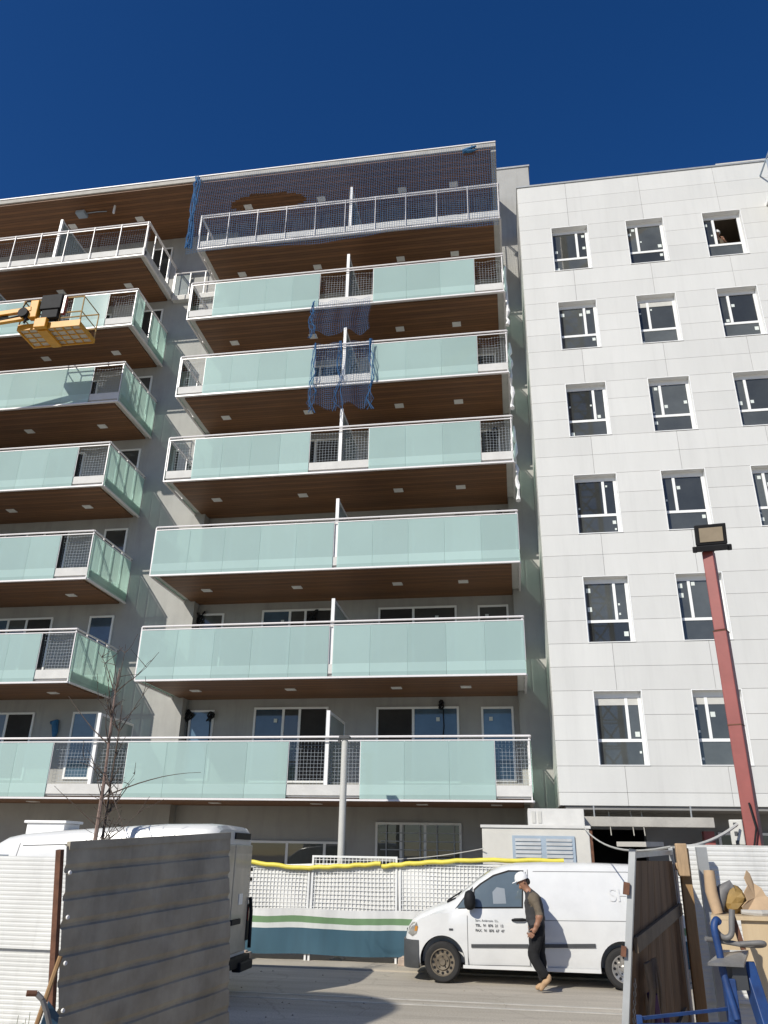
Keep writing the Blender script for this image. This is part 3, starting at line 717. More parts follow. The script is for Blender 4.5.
bs = MB().surf(lambda u, v: (-7.6+10.6*u, FYF+0.026+0.008*math.sin(u*50)+0.015*math.sin(u*19+v*3), 0.92+0.92*v+0.02*math.sin(u*25)), 160, 5, 10.6, 1.0)
o = bs.build('privacy_sheet', mat('white_sheet_cloth', (0.72, 0.71, 0.67), 0.85, 0.10, 1.5, 0.05, 12)); tag(o, 'off white privacy sheet stretched behind the fence mesh', 'sheet')
for i, (x, lab) in enumerate(((-6.15, 'pale concrete block under the fence beside the tall van'), (-2.72, 'pale concrete block under the fence by the small van bumper'))):
    q = MB().box(x-0.16, x+0.16, FYF-0.32, FYF-0.05, 0.03, 0.16); q.box(x-0.10, x+0.10, FYF-0.26, FYF-0.10, 0.16, 0.19)
    o = q.build('concrete_block', MT['brick'], bevel=0.012, origin=(x, FYF-0.2, 0.03)); tag(o, lab, 'block', 'concrete fence feet')
pipes = [((-6.24, 1.86), (-5.07, 1.755), (-4.2, 1.80), (-3.3, 1.87)), ((-3.28, 1.82), (-2.6, 1.89), (-1.4, 1.97), (0.5, 1.99))]
for i, p in enumerate(pipes):
    pts = []
    for a, b in zip(p[:-1], p[1:]):
        for k in range(8): t = k/8; pts.append((a[0]+(b[0]-a[0])*t, FYF-0.06, a[1]+(b[1]-a[1])*t+0.01*math.sin(k*1.7+a[0])))
    pts.append((p[-1][0], FYF-0.06, p[-1][1]))
    o = MB().tube(pts, 0.046, 10).build('yellow_pipe', MT['pipe'], smooth=50)
    tag(o, ['yellow plastic pipe capping the left half of the fence', 'yellow plastic pipe capping the fence above the small white van'][i], 'pipe', 'yellow pipes on the fence')

# grey lamp post behind the fence
lp = thing('lamp_post', 'slim pale grey lamp post rising behind the mesh fence without a lamp', 'post', (-4.25, -1.6, 0))
MB().lathe((-4.25, -1.6, 0.03), (0, 0, 1), [(0, 0.085), (0.5, 0.085), (1.2, 0.08), (4.45, 0.075)], 16).build('pole', MT['boxgrey'], lp, smooth=40)
MB().box(-4.39, -4.11, -1.74, -1.46, 0.03, 0.05).build('base_plate', MT['galvpost'], lp)
MB().box(-4.37, -4.13, -1.72, -1.48, 4.48, 4.54).box(-4.41, -4.35, -1.64, -1.56, 4.40, 4.46).build('top_plate', MT['greypl'], lp)

# ================================================================== VANS
def smooth_prof(keys, n):
    xs = [k[0] for k in keys]; out = []
    for i in range(n+1):
        x = xs[0]+(xs[-1]-xs[0])*i/n; out.append(interp(keys, x))
    return out
def interp(keys, x):
    if x <= keys[0][0]: return keys[0]
    for a, b in zip(keys[:-1], keys[1:]):
        if x <= b[0]:
            t = (x-a[0])/(b[0]-a[0]); return tuple(p+(q-p)*t for p, q in zip(a, b))
    return keys[-1]

class VanShape:
    """x from the front bumper, keys: (x, zbottom, ztop, halfwidth, halfwidth at the roof shoulder)"""
    def __init__(s, keys, zbelt, wx, wyc, dirx=1): s.k = keys; s.zb = zbelt; s.wx = wx; s.yc = wyc; s.d = dirx
    def half(s, key):
        x, zb, zt, w, wt = key; zbelt = min(s.zb, zt-0.12)
        pts = [(0, zb), (w*0.86, zb), (w*0.97, zb+0.07), (w, zb+0.20)]
        pts += [(w*(1.0+0.006*math.sin(math.pi*t)), zb+0.20+(zbelt-zb-0.20)*t) for t in (0.35, 0.7, 1.0)]
        zs = zt-0.10 if zt-0.10 > zbelt else zbelt+0.005
        pts += [(w+(wt-w)*t**1.15, zbelt+(zs-zbelt)*t) for t in (0.33, 0.66, 1.0)]
        pts += [(wt*0.965, zs+(zt-zs)*0.45), (wt*0.86, zs+(zt-zs)*0.78), (wt*0.6, zt-(zt-zs)*0.06), (0, zt)]
        return pts
    def W(s, x, y, z): return (s.wx+s.d*x, s.yc+y, z)
    def loft(s, xs):
        m = MB(); rings = []
        for x in xs:
            h = s.half(interp(s.k, x)); ring = [(-a, b) for a, b in h]+[(a, b) for a, b in h[-2:0:-1]]
            rings.append([s.W(x, a, b) for a, b in ring])
        n = len(rings[0]); vs = [q for r in rings for q in r]; fs = []
        for i in range(len(rings)-1):
            for k in range(n): a = i*n+k; b = i*n+(k+1) % n; fs.append((a, b, b+n, a+n))
        fs += [tuple(range(n)), tuple((len(rings)-1)*n+k for k in range(n))[::-1]]
        m.add(vs, fs); return m
    def side(s, x, z):
        """half width of the flank at x, z"""
        h = s.half(interp(s.k, x))[3:]
        if z <= h[0][1]: return h[0][0]
        for a, b in zip(h[:-1], h[1:]):
            if z <= b[1]: 
                t = (z-a[1])/max(1e-6, b[1]-a[1]); return a[0]+(b[0]-a[0])*t
        return h[-1][0]
    def patch(s, poly, off=0.006, th=0.012, near=True, step=0.10):
        """a thin curved plate following the flank: polygon in x, z"""
        bm = bmesh.new(); vs = [bm.verts.new((x, 0, z)) for x, z in poly]; bm.faces.new(vs)
        for ax in (0, 2):
            lo = min(p[0 if ax == 0 else 1] for p in poly); hi = max(p[0 if ax == 0 else 1] for p in poly)
            k = int((hi-lo)/step)
            for i in range(1, k+1):
                c = [0, 0, 0]; c[ax] = lo+(hi-lo)*i/(k+1); nn = [0, 0, 0]; nn[ax] = 1
                bmesh.ops.bisect_plane(bm, geom=bm.verts[:]+bm.edges[:]+bm.faces[:], plane_co=c, plane_no=nn)
        r = bmesh.ops.extrude_face_region(bm, geom=bm.faces[:])
        top = [v for v in r['geom'] if isinstance(v, bmesh.types.BMVert)]; st_ = set(top)
        sg = -1 if near else 1
        for v in bm.verts:
            d = s.side(v.co.x, v.co.z)+(off if v in st_ else off-th)
            v.co = Vector(s.W(v.co.x, sg*d, v.co.z))
        bmesh.ops.recalc_face_normals(bm, faces=bm.faces[:])
        m = MB(); bm.verts.index_update(); m.add([v.co for v in bm.verts], [[v.index for v in f.verts] for f in bm.faces]); bm.free()
        return m

def cut(obj, cutters):
    for c in cutters:
        md = obj.modifiers.new('cut', 'BOOLEAN'); md.operation = 'DIFFERENCE'; md.object = c; md.solver = 'EXACT'
    dg = bpy.context.evaluated_depsgraph_get(); me = bpy.data.meshes.new_from_object(obj.evaluated_get(dg))
    obj.modifiers.clear(); obj.data = me
    for c in cutters: bpy.data.objects.remove(c)
    for p in me.polygons: p.use_smooth = True
    me.set_sharp_from_angle(angle=R_(38))

def wheel(par, x, y, r, wd, rimmat, side=-1):
    c = Vector((x, y, r)); a = Vector((0, side, 0))
    t = MB().lathe(c, a, [(-wd/2, r*0.66), (-wd/2, r*0.90), (-wd*0.36, r*0.985), (-wd*0.15, r), (wd*0.15, r), (wd*0.36, r*0.985), (wd/2, r*0.90), (wd/2+0.004, r*0.78), (wd/2-0.01, r*0.66)], 36, True).build('wheel', MT['rubber'], par, smooth=35)
    m = MB().lathe(c, a, [(-0.05, r*0.665), (wd/2-0.005, r*0.665), (wd/2-0.005, r*0.62), (wd/2-0.035, r*0.60), (wd/2-0.045, r*0.42), (wd/2-0.02, r*0.36), (wd/2-0.03, r*0.2), (wd/2-0.0, r*0.15), (wd/2-0.0, 0.01)], 36)
    m.build('rim', rimmat, t, smooth=30)
    hl = MB()
    for k in range(12):
        an = 2*math.pi*k/12; p = c+a*(wd/2-0.037)+Vector((math.cos(an), 0, math.sin(an)))*r*0.515
        hl.lathe(p, a, [(0, 0.024), (0.004, 0.024)], 10)
    for k in range(5):
        an = 2*math.pi*k/5+0.3; p = c+a*(wd/2-0.028)+Vector((math.cos(an), 0, math.sin(an)))*r*0.27
        hl.lathe(p, a, [(0, 0.014), (0.012, 0.012)], 8)
    hl.build('rim_holes', MT['blackpl'], t)
    return t

# --- small white delivery van
VX, VY0 = -2.53, -4.13; HW = 0.95
V = VanShape([(0.0, 0.36, 0.72, 0.62, 0.55), (0.05, 0.28, 0.86, 0.76, 0.68), (0.14, 0.24, 0.99, 0.85, 0.74), (0.30, 0.23, 1.10, 0.905, 0.77), (0.55, 0.23, 1.20, 0.93, 0.79), (0.80, 0.23, 1.285, 0.94, 0.80),
              (0.93, 0.23, 1.345, 0.943, 0.80), (1.10, 0.23, 1.475, 0.946, 0.80), (1.35, 0.23, 1.665, 0.95, 0.78), (1.60, 0.23, 1.825, 0.95, 0.76), (1.80, 0.23, 1.905, 0.95, 0.755), (2.05, 0.23, 1.945, 0.95, 0.76), (2.5, 0.23, 1.965, 0.95, 0.77),
              (3.4, 0.23, 1.975, 0.95, 0.78), (4.2, 0.24, 1.96, 0.945, 0.78), (4.55, 0.27, 1.93, 0.935, 0.77), (4.68, 0.32, 1.86, 0.915, 0.74), (4.73, 0.40, 1.72, 0.88, 0.70)], 1.10, VX, VY0+HW)
van = thing('delivery_van', 'small white delivery van with black side trim parked behind the walking worker', 'van', (VX+2.35, VY0+HW, 0))
xs = sorted(set([k[0] for k in V.k]+[0.02, 0.09, 0.2, 0.4, 0.7, 1.22, 1.48, 1.7, 1.92, 2.25, 2.8, 3.1, 3.75, 4.0, 4.4, 4.62]))
body = V.loft(xs).build('body', MT['vanwhite'], van, smooth=38)
WXS = (0.705, 3.82); WR = 0.325
cutters = []
for x in WXS:
    for s in (-1, 1):
        yc = V.yc+s*0.90
        cutters.append(MB().lathe((VX+x, yc-0.29, WR+0.02), (0, 1, 0), [(0, WR+0.075), (0.58, WR+0.075)], 36).build('cutter', MT['blackpl'], None))
cut(body, cutters)
for x in WXS:
    for s in (-1, 1):
        ya = V.yc+s*0.62-(0.27 if s < 0 else 0.21); an = [math.pi*(k/18*1.10-0.05) for k in range(19)]
        MB().prism([(VX+x+math.cos(t)*(WR+0.072), WR+0.02+math.sin(t)*(WR+0.072)) for t in an]+[(VX+x+math.cos(t)*(WR+0.062), WR+0.02+math.sin(t)*(WR+0.062)) for t in an[::-1]], 'y', ya, ya+0.48).build('wheel_arch', MT['blackpl'], van)
        wheel(van, VX+x, V.yc+s*0.835, WR, 0.205, MT['rim'] if x < 2 else MT['chrome'], s)
MB().box(VX+0.3, VX+4.5, V.yc-0.72, V.yc+0.72, 0.24, 0.30).build('underbody', MT['blackpl'], van)
# front bumper (dark grey), shaped as a proud skin over the nose
bxs = [0.0, 0.03, 0.07, 0.14, 0.22, 0.30]
m = MB(); rings = []
for x in bxs:
    k = interp(V.k, x); wv = k[3]+0.012
    rings.append([V.W(x-0.02, y, z) for y, z in ((-wv*0.95, 0.21), (-wv, 0.30), (-wv-0.006, 0.5), (-wv, 0.655), (-wv*0.9, 0.67), (wv*0.9, 0.67), (wv, 0.655), (wv+0.006, 0.5), (wv, 0.30), (wv*0.95, 0.21))])
n = 10; vs = [q for r in rings for q in r]; fq = []
for i in range(len(rings)-1):
    for k in range(n): a = i*n+k; b = i*n+(k+1) % n; fq.append((a, b, b+n, a+n))
fq += [tuple(range(n)), tuple((len(rings)-1)*n+k for k in range(n))[::-1]]
m.add(vs, fq).build('bumper', MT['greypl'], van, smooth=40)
# front black grille
MB().box(VX-0.005, VX+0.06, V.yc-0.35, V.yc+0.35, 0.70, 0.80).build('grille', MT['blackpl'], van)
for nr in (True, False):
    V.patch([(0.06, 0.76), (0.16, 0.71), (0.24, 0.76), (0.27, 0.86), (0.24, 0.94), (0.15, 0.93), (0.08, 0.86)], 0.008, 0.02, nr, 0.03).build('headlight', MT['lens'], van, smooth=50)
V.patch([(0.20, 0.80), (0.25, 0.80), (0.262, 0.875), (0.215, 0.88)], 0.012, 0.01, True, 0.03).build('indicator', MT['amber'], van)
# windows
qg = [(0.97, 1.185), (1.235, 1.205), (1.245, 1.50)]
dw = [(1.29, 1.21), (2.13, 1.235), (2.17, 1.80), (1.93, 1.795), (1.66, 1.715), (1.42, 1.575), (1.30, 1.475)]
for nr in (True, False):
    V.patch([(0.94, 1.17), (1.25, 1.185), (1.265, 1.54), (1.20, 1.48)], 0.004, 0.01, nr).build('quarter_frame', MT['blackpl'], van)
    V.patch(qg, 0.009, 0.008, nr).build('quarter_window', MT['vglass'], van)
    V.patch([(1.27, 1.185), (2.155, 1.21), (2.195, 1.825), (1.92, 1.825), (1.64, 1.742), (1.39, 1.59), (1.275, 1.495)], 0.004, 0.01, nr).build('door_window_frame', MT['blackpl'], van)
    V.patch(dw, 0.009, 0.008, nr).build('door_window', MT['vglass'], van)
# windscreen (sloping, across the front)
ws = MB(); rws = []
for x in (0.98, 1.15, 1.35, 1.58):
    k = interp(V.k, x); hw = V.side(x, k[2]-0.12)*0.90
    rws.append([V.W(x-0.012, y*hw, k[2]+0.006-0.055*abs(y)**3) for y in (-1, -0.66, -0.33, 0, 0.33, 0.66, 1)])
vs = [q for r in rws for q in r]; fq = [(i*7+k, i*7+k+1, (i+1)*7+k+1, (i+1)*7+k) for i in range(3) for k in range(6)]
ws.add(vs, fq).build('windscreen', MT['vglass'], van, smooth=60)
MB().tube([V.W(0.80, -0.62, 1.30), V.W(0.92, -0.45, 1.37), V.W(1.02, -0.2, 1.43)], 0.014).tube([V.W(0.78, -0.7, 1.275), V.W(0.95, -0.68, 1.33)], 0.02).build('wiper', MT['blackpl'], van)
# seams, trims, handle, mirror
for pts in ([(1.155, 0.30), (1.165, 0.30), (1.165, 1.17), (1.155, 1.17)], [(2.225, 0.32), (2.236, 0.32), (2.236, 1.80), (2.225, 1.80)], [(1.16, 0.295), (2.23, 0.315), (2.23, 0.325), (1.16, 0.305)],
            [(2.26, 0.48), (2.27, 0.48), (2.27, 1.84), (2.26, 1.84)], [(2.36, 1.815), (4.0, 1.835), (4.3, 1.805), (4.3, 1.798), (4.0, 1.826), (2.36, 1.806)], [(2.26, 1.02), (4.5, 1.06), (4.5, 1.068), (2.26, 1.028)],
            [(3.95, 0.75), (3.96, 0.75), (4.12, 1.75), (4.11, 1.75)]):
    V.patch(pts, 0.003, 0.006, True, 0.12).build('panel_seam', MT['seam'], van)
V.patch([(1.22, 0.575), (2.215, 0.60), (2.215, 0.655), (1.22, 0.625)], 0.022, 0.02, True, 0.2).build('side_trim', MT['greypl'], van)
V.patch([(2.275, 0.60), (3.36, 0.635), (3.36, 0.695), (2.275, 0.655)], 0.022, 0.02, True, 0.2).build('side_trim', MT['greypl'], van)
V.patch([(1.07, 0.25), (3.42, 0.25), (3.42, 0.31), (1.07, 0.30)], 0.012, 0.02, True, 0.2).build('sill', MT['vanwhite'], van)
hd = MB().tube([V.W(1.95, -V.side(1.95, 1.02)-0.012, 1.02), V.W(2.0, -V.side(2, 1.02)-0.04, 1.03), V.W(2.14, -V.side(2, 1.02)-0.04, 1.035), V.W(2.2, -V.side(2.2, 1.02)-0.012, 1.03)], [0.018, 0.025, 0.025, 0.018], 8)
hd.build('door_handle', MT['blackpl'], van, smooth=50)
mr = MB(); mc = Vector(V.W(1.22, -1.09, 1.34))
mr.lathe(mc-Vector((0, 0, 0.17)), (0, 0.0, 1), [(0, 0.03), (0.03, 0.085), (0.10, 0.105), (0.22, 0.10), (0.29, 0.075), (0.32, 0.02)], 14)
mr.tube([mc+Vector((0, 0.06, -0.1)), V.W(1.22, -0.93, 1.2)], 0.04, 8)
mr.build('mirror', MT['blackpl'], van, smooth=50)
V.patch([(0.83, 0.83), (0.90, 0.83), (0.90, 0.86), (0.83, 0.86)], 0.012, 0.012).build('side_repeater', MT['greypl'], van)
# interior hints seen through the door window: pale headrest drawn as the far window light
V.patch([(1.63, 1.27), (1.86, 1.28), (1.84, 1.52), (1.70, 1.54), (1.62, 1.46)], 0.0105, 0.002).build('headrest', mat('seat_fabric', (0.20, 0.23, 0.26), 0.6), van)
def text(s, size, loc, par, m, rot=(R_(90), 0, 0), bold=0.0):
    c = bpy.data.curves.new('lettering', 'FONT'); c.body = s; c.size = size; c.extrude = 0.001; c.offset = bold
    o = bpy.data.objects.new('lettering', c); o.data.materials.append(m); COL.objects.link(o)
    dg = bpy.context.evaluated_depsgraph_get(); me = bpy.data.meshes.new_from_object(o.evaluated_get(dg))
    bpy.data.objects.remove(o)
    o = bpy.data.objects.new('lettering', me); COL.objects.link(o); o.parent = par; o.location = Vector(loc)-org(par); o.rotation_euler = rot
    return o
yt = V.yc-0.962
text('Serv. Ambrosio  S.L.', 0.050, V.W(1.30, -0.9625, 0.985), van, MT['seam'])
text('TEL.  91  876  21  12', 0.058, V.W(1.30, -0.9635, 0.905), van, MT['ink'], bold=0.0008)
text('FAX.  91  876  67  47', 0.058, V.W(1.30, -0.9635, 0.825), van, MT['ink'], bold=0.0008)
text('SH', 0.30, V.W(3.66, -0.915, 1.36), van, mat('faint_graffiti', (0.60, 0.60, 0.59), 0.4), rot=(R_(90-14), 0, 0))

# --- tall white cargo van on the left
T = VanShape([(0.0, 0.40, 0.9, 0.7, 0.55), (0.25, 0.3, 1.12, 0.92, 0.75), (0.9, 0.3, 1.35, 0.97, 0.8), (1.25, 0.3, 1.65, 0.975, 0.8), (1.75, 0.3, 2.02, 0.98, 0.80), (1.95, 0.3, 2.15, 0.98, 0.81), (2.10, 0.3, 2.23, 0.98, 0.82), (2.35, 0.3, 2.28, 0.98, 0.84), (3.0, 0.3, 2.34, 0.98, 0.85),
              (4.7, 0.3, 2.45, 0.98, 0.86), (5.45, 0.32, 2.46, 0.975, 0.86), (5.62, 0.36, 2.44, 0.96, 0.84), (5.68, 0.40, 2.38, 0.93, 0.81)], 1.25, -10.66, -6.55)
tv = thing('cargo_van', 'tall white cargo van half hidden by the corrugated steel gate at left', 'van', (-7.7, -6.55, 0))
xs = sorted(set([k[0] for k in T.k]+[0.1, 0.5, 1.5, 2.7, 3.5, 4.0, 5.0, 5.55]))
tb_ = T.loft(xs).build('body', MT['vanwhite'], tv, smooth=38)
cutters = []
for x in (1.0, 4.35):
    cutters.append(MB().lathe((T.wx+x, T.yc-1.2, 0.36), (0, 1, 0), [(0, 0.43), (0.55, 0.43)], 30).build('cutter', MT['blackpl'], None))
cut(tb_, cutters)
for x in (1.0, 4.35):
    for s in (-1, 1): wheel(tv, T.wx+x, T.yc+s*0.84, 0.34, 0.21, MT['chrome'], s)
MB().box(T.wx+0.3, T.wx+5.3, T.yc-0.7, T.yc+0.7, 0.30, 0.38).build('underbody', MT['blackpl'], tv)
rx = T.wx+5.68
rb = MB(); rb.box(rx-0.03, rx+0.09, T.yc-0.93, T.yc+0.95, 0.36, 0.52); rb.box(rx-0.01, rx+0.14, T.yc+0.35, T.yc+0.97, 0.30, 0.44); rb.build('rear_bumper', MT['blackpl'], tv, bevel=0.02)
rd_ = MB()
for y0, y1 in ((-0.90, -0.01), (0.01, 0.88)): rd_.box(rx-0.02, rx+0.022, T.yc+y0, T.yc+y1, 0.56, 2.16)
rd_ = rd_.build('rear_door', mat('dusty_van_door', (0.44, 0.39, 0.31), 0.5, 0.2, 2.5, coat=0.2), tv, bevel=0.02)
MB().box(rx+0.022, rx+0.06, T.yc-0.02, T.yc+0.42, 0.98, 1.06).build('door_handle', MT['blackpl'], rd_, bevel=0.01)
MB().box(rx+0.022, rx+0.03, T.yc+0.33, T.yc+0.52, 1.26, 1.42).build('notice_plate', MT['lamp'], rd_)
MB().box(rx-0.03, rx+0.025, T.yc-0.05, T.yc+0.72, 2.24, 2.34).build('brake_light', MT['blackpl'], tv)
tl = MB().box(rx-0.12, rx+0.03, T.yc+0.80, T.yc+0.985, 0.70, 1.25).build('tail_light', MT['blackpl'], tv, bevel=0.02)
MB().box(rx-0.1, rx+0.035, T.yc+0.84, T.yc+0.97, 1.0, 1.2).build('lamp_lens', MT['redlens'], tl)
MB().tube([(rx+0.05, T.yc+0.86, 1.35), (rx+0.07, T.yc+0.90, 1.15), (rx+0.08, T.yc+0.90, 0.6)], 0.03).build('hinge_bar', MT['blackpl'], tv)
for z in (1.75, 1.60): MB().box(rx-0.04, rx+0.03, T.yc+0.89, T.yc+0.96, z, z+0.05).build('hinge', MT['blackpl'], tv)
T.patch([(2.45, 2.08), (5.4, 2.20), (5.4, 2.213), (2.45, 2.093)], 0.003, 0.006, True, 0.2).build('panel_seam', MT['seam'], tv)
T.patch([(2.30, 1.0), (2.31, 1.0), (2.40, 2.12), (2.39, 2.12)], 0.003, 0.006, True, 0.2).build('panel_seam', MT['seam'], tv)
T.patch([(1.5, 1.30), (2.24, 1.30), (2.24, 1.95), (1.98, 1.95), (1.6, 1.6)], 0.006, 0.01, True, 0.2).build('door_window', MT['vglass'], tv)
rv = MB().box(-8.62, -7.93, -6.75, -6.25, 2.2, 2.44).box(-8.66, -7.89, -6.79, -6.21, 2.442, 2.485); rv.build('roof_vent', MT['wht'], tv, bevel=0.01)

# ================================================================== PEOPLE
def skin_mesh(verts, edges, radii, sub=2, root=0):
    me = bpy.data.meshes.new('sk'); me.from_pydata(verts, edges, []); o = bpy.data.objects.new('sk', me); COL.objects.link(o)
    md = o.modifiers.new('skin', 'SKIN'); md.use_smooth_shade = True
    sv = me.skin_vertices[0].data
    for i, r in enumerate(radii):
        sv[i].radius = (r, r) if not isinstance(r, tuple) else r
        sv[i].use_root = (i == root)
    s = o.modifiers.new('sub', 'SUBSURF'); s.levels = sub; s.render_levels = sub
    dg = bpy.context.evaluated_depsgraph_get(); m2 = bpy.data.meshes.new_from_object(o.evaluated_get(dg))
    bpy.data.objects.remove(o); return m2
def fingers(wrist, hand, out, m, sc_=1.0):
    """five finger chains from palm; wrist->hand direction, out = sideways for the thumb"""
    d = (hand-wrist).normalized(); sd = out.normalized(); nrm = d.cross(sd).normalized()
    res = []
    for k, (off, ln) in enumerate(((-0.030, 0.072), (-0.010, 0.082), (0.011, 0.078), (0.031, 0.062))):
        b = hand+sd*off; cur = [b-d*0.02, b+d*ln*0.45, b+d*ln*0.8+nrm*0.018, b+d*ln*0.95+nrm*0.045]
        res.append(skin_mesh([tuple(c) for c in cur], [(0,1),(1,2),(2,3)], [0.0095, 0.009, 0.008, 0.007], 1))
    b = wrist+d*0.03-sd*0.03
    res.append(skin_mesh([tuple(wrist+d*0.02), tuple(b-sd*0.02+d*0.02), tuple(b-sd*0.03+d*0.055+nrm*0.02)], [(0,1),(1,2)], [0.013, 0.011, 0.009], 1))
    return res
def join_meshes(name, meshes, mats, pick, par, fold=0.0, skin_rest=False):
    bm = bmesh.new()
    for me in meshes: bm.from_mesh(me)
    o_ = org(par); bm.faces.ensure_lookup_table()
    n0 = len(meshes[0].polygons)
    for i, f in enumerate(bm.faces): f.material_index = 0 if (skin_rest and i >= n0) else pick(f.calc_center_median()); f.smooth = True
    if fold:
        from mathutils import noise
        bm.normal_update()
        for v in bm.verts:
            if 0.28 < v.co.z < 1.42: v.co += v.normal*fold*(noise.noise(v.co*11)+0.6*noise.noise(Vector((v.co.x*9, v.co.y*9, v.co.z*26))))
    for v in bm.verts: v.co -= o_
    me = bpy.data.meshes.new(name); bm.to_mesh(me); bm.free()
    for m in mats: me.materials.append(m)
    o = bpy.data.objects.new(name, me); COL.objects.link(o); o.parent = par; return o

# walking worker: heads left along the van, head bowed
PY = -4.62
wk = thing('person', 'worker in white helmet, dark vest and black trousers walking past the van with head bowed', 'person', (-0.12, PY, 0))
def pt(x, z, y=0.0): return (x, PY+y, z)
J_ = {}
vv = []; rr_ = []; ee = []
def jn(name, p, r, link=None):
    J_[name] = len(vv); vv.append(p); rr_.append(r)
    if link: ee.append((J_[link], J_[name]))
jn('pelvis', pt(-0.16, 0.95), (0.165, 0.165))
jn('waist', pt(-0.175, 1.10), (0.165, 0.160), 'pelvis')
jn('chest', pt(-0.185, 1.30), (0.175, 0.170), 'waist')
jn('upper', pt(-0.205, 1.42), (0.155, 0.145), 'chest')
jn('neck', pt(-0.275, 1.515), 0.062, 'upper')
jn('skull0', pt(-0.325, 1.575), 0.070, 'neck')
jn('skull', pt(-0.365, 1.655), 0.094, 'skull0')
jn('crown', pt(-0.375, 1.715), 0.078, 'skull')
for s, nm in ((-1, 'near'), (1, 'far')):
    jn(nm+'_sh', pt(-0.185 if s < 0 else -0.20, 1.405, s*0.19), 0.088, 'upper')
    if s < 0:
        jn(nm+'_el', pt(-0.10, 1.145, s*0.275), 0.062, nm+'_sh'); jn(nm+'_wr', pt(-0.185, 0.955, s*0.275), 0.040, nm+'_el'); jn(nm+'_pl', pt(-0.235, 0.895, s*0.268), 0.036, nm+'_wr')
    else:
        jn(nm+'_el', pt(-0.16, 1.13, s*0.27), 0.062, nm+'_sh'); jn(nm+'_wr', pt(-0.22, 0.97, s*0.27), 0.040, nm+'_el'); jn(nm+'_pl', pt(-0.25, 0.91, s*0.265), 0.036, nm+'_wr')
jn('hipn', pt(-0.165, 0.87, -0.095), 0.128, 'pelvis'); jn('kneen', pt(-0.255, 0.50, -0.10), 0.098, 'hipn'); jn('calfn', pt(-0.15, 0.36, -0.10), 0.092, 'kneen'); jn('ankn', pt(-0.04, 0.23, -0.10), 0.075, 'calfn')
jn('hipf', pt(-0.15, 0.87, 0.095), 0.128, 'pelvis'); jn('kneef', pt(-0.13, 0.48, 0.10), 0.098, 'hipf'); jn('calff', pt(-0.11, 0.30, 0.10), 0.090, 'kneef'); jn('ankf', pt(-0.10, 0.13, 0.10), 0.072, 'calff')
bm1 = skin_mesh(vv, ee, rr_, 2, 0)
me_list = [bm1]
for nm in ('near', 'far'):
    me_list += fingers(Vector(vv[J_[nm+'_wr']]), Vector(vv[J_[nm+'_pl']])+Vector((-0.02, 0, -0.03)), Vector((0.85, 0, -0.5)), None)
# face: nose, brow, jaw, ears as one small skin each, overlapping the skull
me_list.append(skin_mesh([pt(-0.43, 1.645), pt(-0.465, 1.615), pt(-0.45, 1.60)], [(0,1),(1,2)], [0.012, 0.017, 0.012], 1))
me_list.append(skin_mesh([pt(-0.35, 1.585), pt(-0.405, 1.565), pt(-0.432, 1.572)], [(0,1),(1,2)], [0.05, 0.042, 0.028], 1))
for s in (-1, 1): me_list.append(skin_mesh([pt(-0.345, 1.66, s*0.085), pt(-0.335, 1.63, s*0.092)], [(0,1)], [0.018, 0.014], 1))
def segd(c, a, b):
    a, b = Vector(vv[J_[a]]), Vector(vv[J_[b]]); t = max(0, min(1, (c-a).dot(b-a)/(b-a).length_squared)); return (c-a.lerp(b, t)).length
def pick(c):
    if c.z > 1.505 and c.x < -0.235: return 0
    for nm in ('near', 'far'):
        if abs(c.y-PY) > 0.15 and (c.y-PY < 0) == (nm == 'near'):
            if c.z < 1.15 and abs(c.y-PY) > 0.205 and min(segd(c, nm+'_el', nm+'_wr')-0.020, segd(c, nm+'_wr', nm+'_pl')) < 0.052: return 0
            if segd(c, nm+'_sh', nm+'_el') < 0.105: return 1
    if c.z < 1.00: return 2
    return 3
join_meshes('body', me_list, [MT['skin'], MT['shirt'], MT['trousers'], MT['vest']], pick, wk, 0.015, True)
vm = skin_mesh([pt(-0.165, 0.99), pt(-0.18, 1.12), pt(-0.19, 1.30), pt(-0.205, 1.41), pt(-0.255, 1.49)], [(0,1),(1,2),(2,3),(3,4)], [(0.182, 0.178), (0.178, 0.172), (0.186, 0.180), (0.158, 0.150), (0.085, 0.082)], 2, 0)
join_meshes('vest', [vm], [MT['vest']], lambda c: 0, wk, 0.014)
# helmet, tilted forward with the bowed head
hx = Vector(pt(-0.375, 1.685)); ax = Vector((-0.36, 0, 1)).normalized()
hm = MB().lathe(hx, ax, [(-0.005, 0.118), (0.02, 0.120), (0.06, 0.112), (0.10, 0.088), (0.125, 0.05), (0.132, 0.005)], 20)
fx = Vector((-1, 0, -0.36)).normalized()
hm.add([hx+fx*0.105+Vector((0, -0.085, 0)), hx+fx*0.105+Vector((0, 0.085, 0)), hx+fx*0.175+Vector((0, 0.055, -0.004)), hx+fx*0.175+Vector((0, -0.055, -0.004)),
        hx+fx*0.10+Vector((0, -0.085, 0.012)), hx+fx*0.10+Vector((0, 0.085, 0.012)), hx+fx*0.17+Vector((0, 0.05, 0.008)), hx+fx*0.17+Vector((0, -0.05, 0.008))],
       [(0,1,2,3), (7,6,5,4), (0,4,5,1), (1,5,6,2), (2,6,7,3), (3,7,4,0)])
hm.build('helmet', MT['helmet'], wk, smooth=50)
hr_ = skin_mesh([pt(-0.32, 1.69), pt(-0.275, 1.655), pt(-0.275, 1.60)], [(0,1),(1,2)], [0.072, 0.062, 0.045], 2)
join_meshes('hair', [hr_], [MT['hair']], lambda c: 0, wk)
ey = MB()
for s in (-1, 1): ey.lathe(pt(-0.440, 1.650, s*0.034), (-1, 0, 0), [(0, 0.010), (0.006, 0.008)], 8)
ey.build('eyes', MT['ink'], wk)
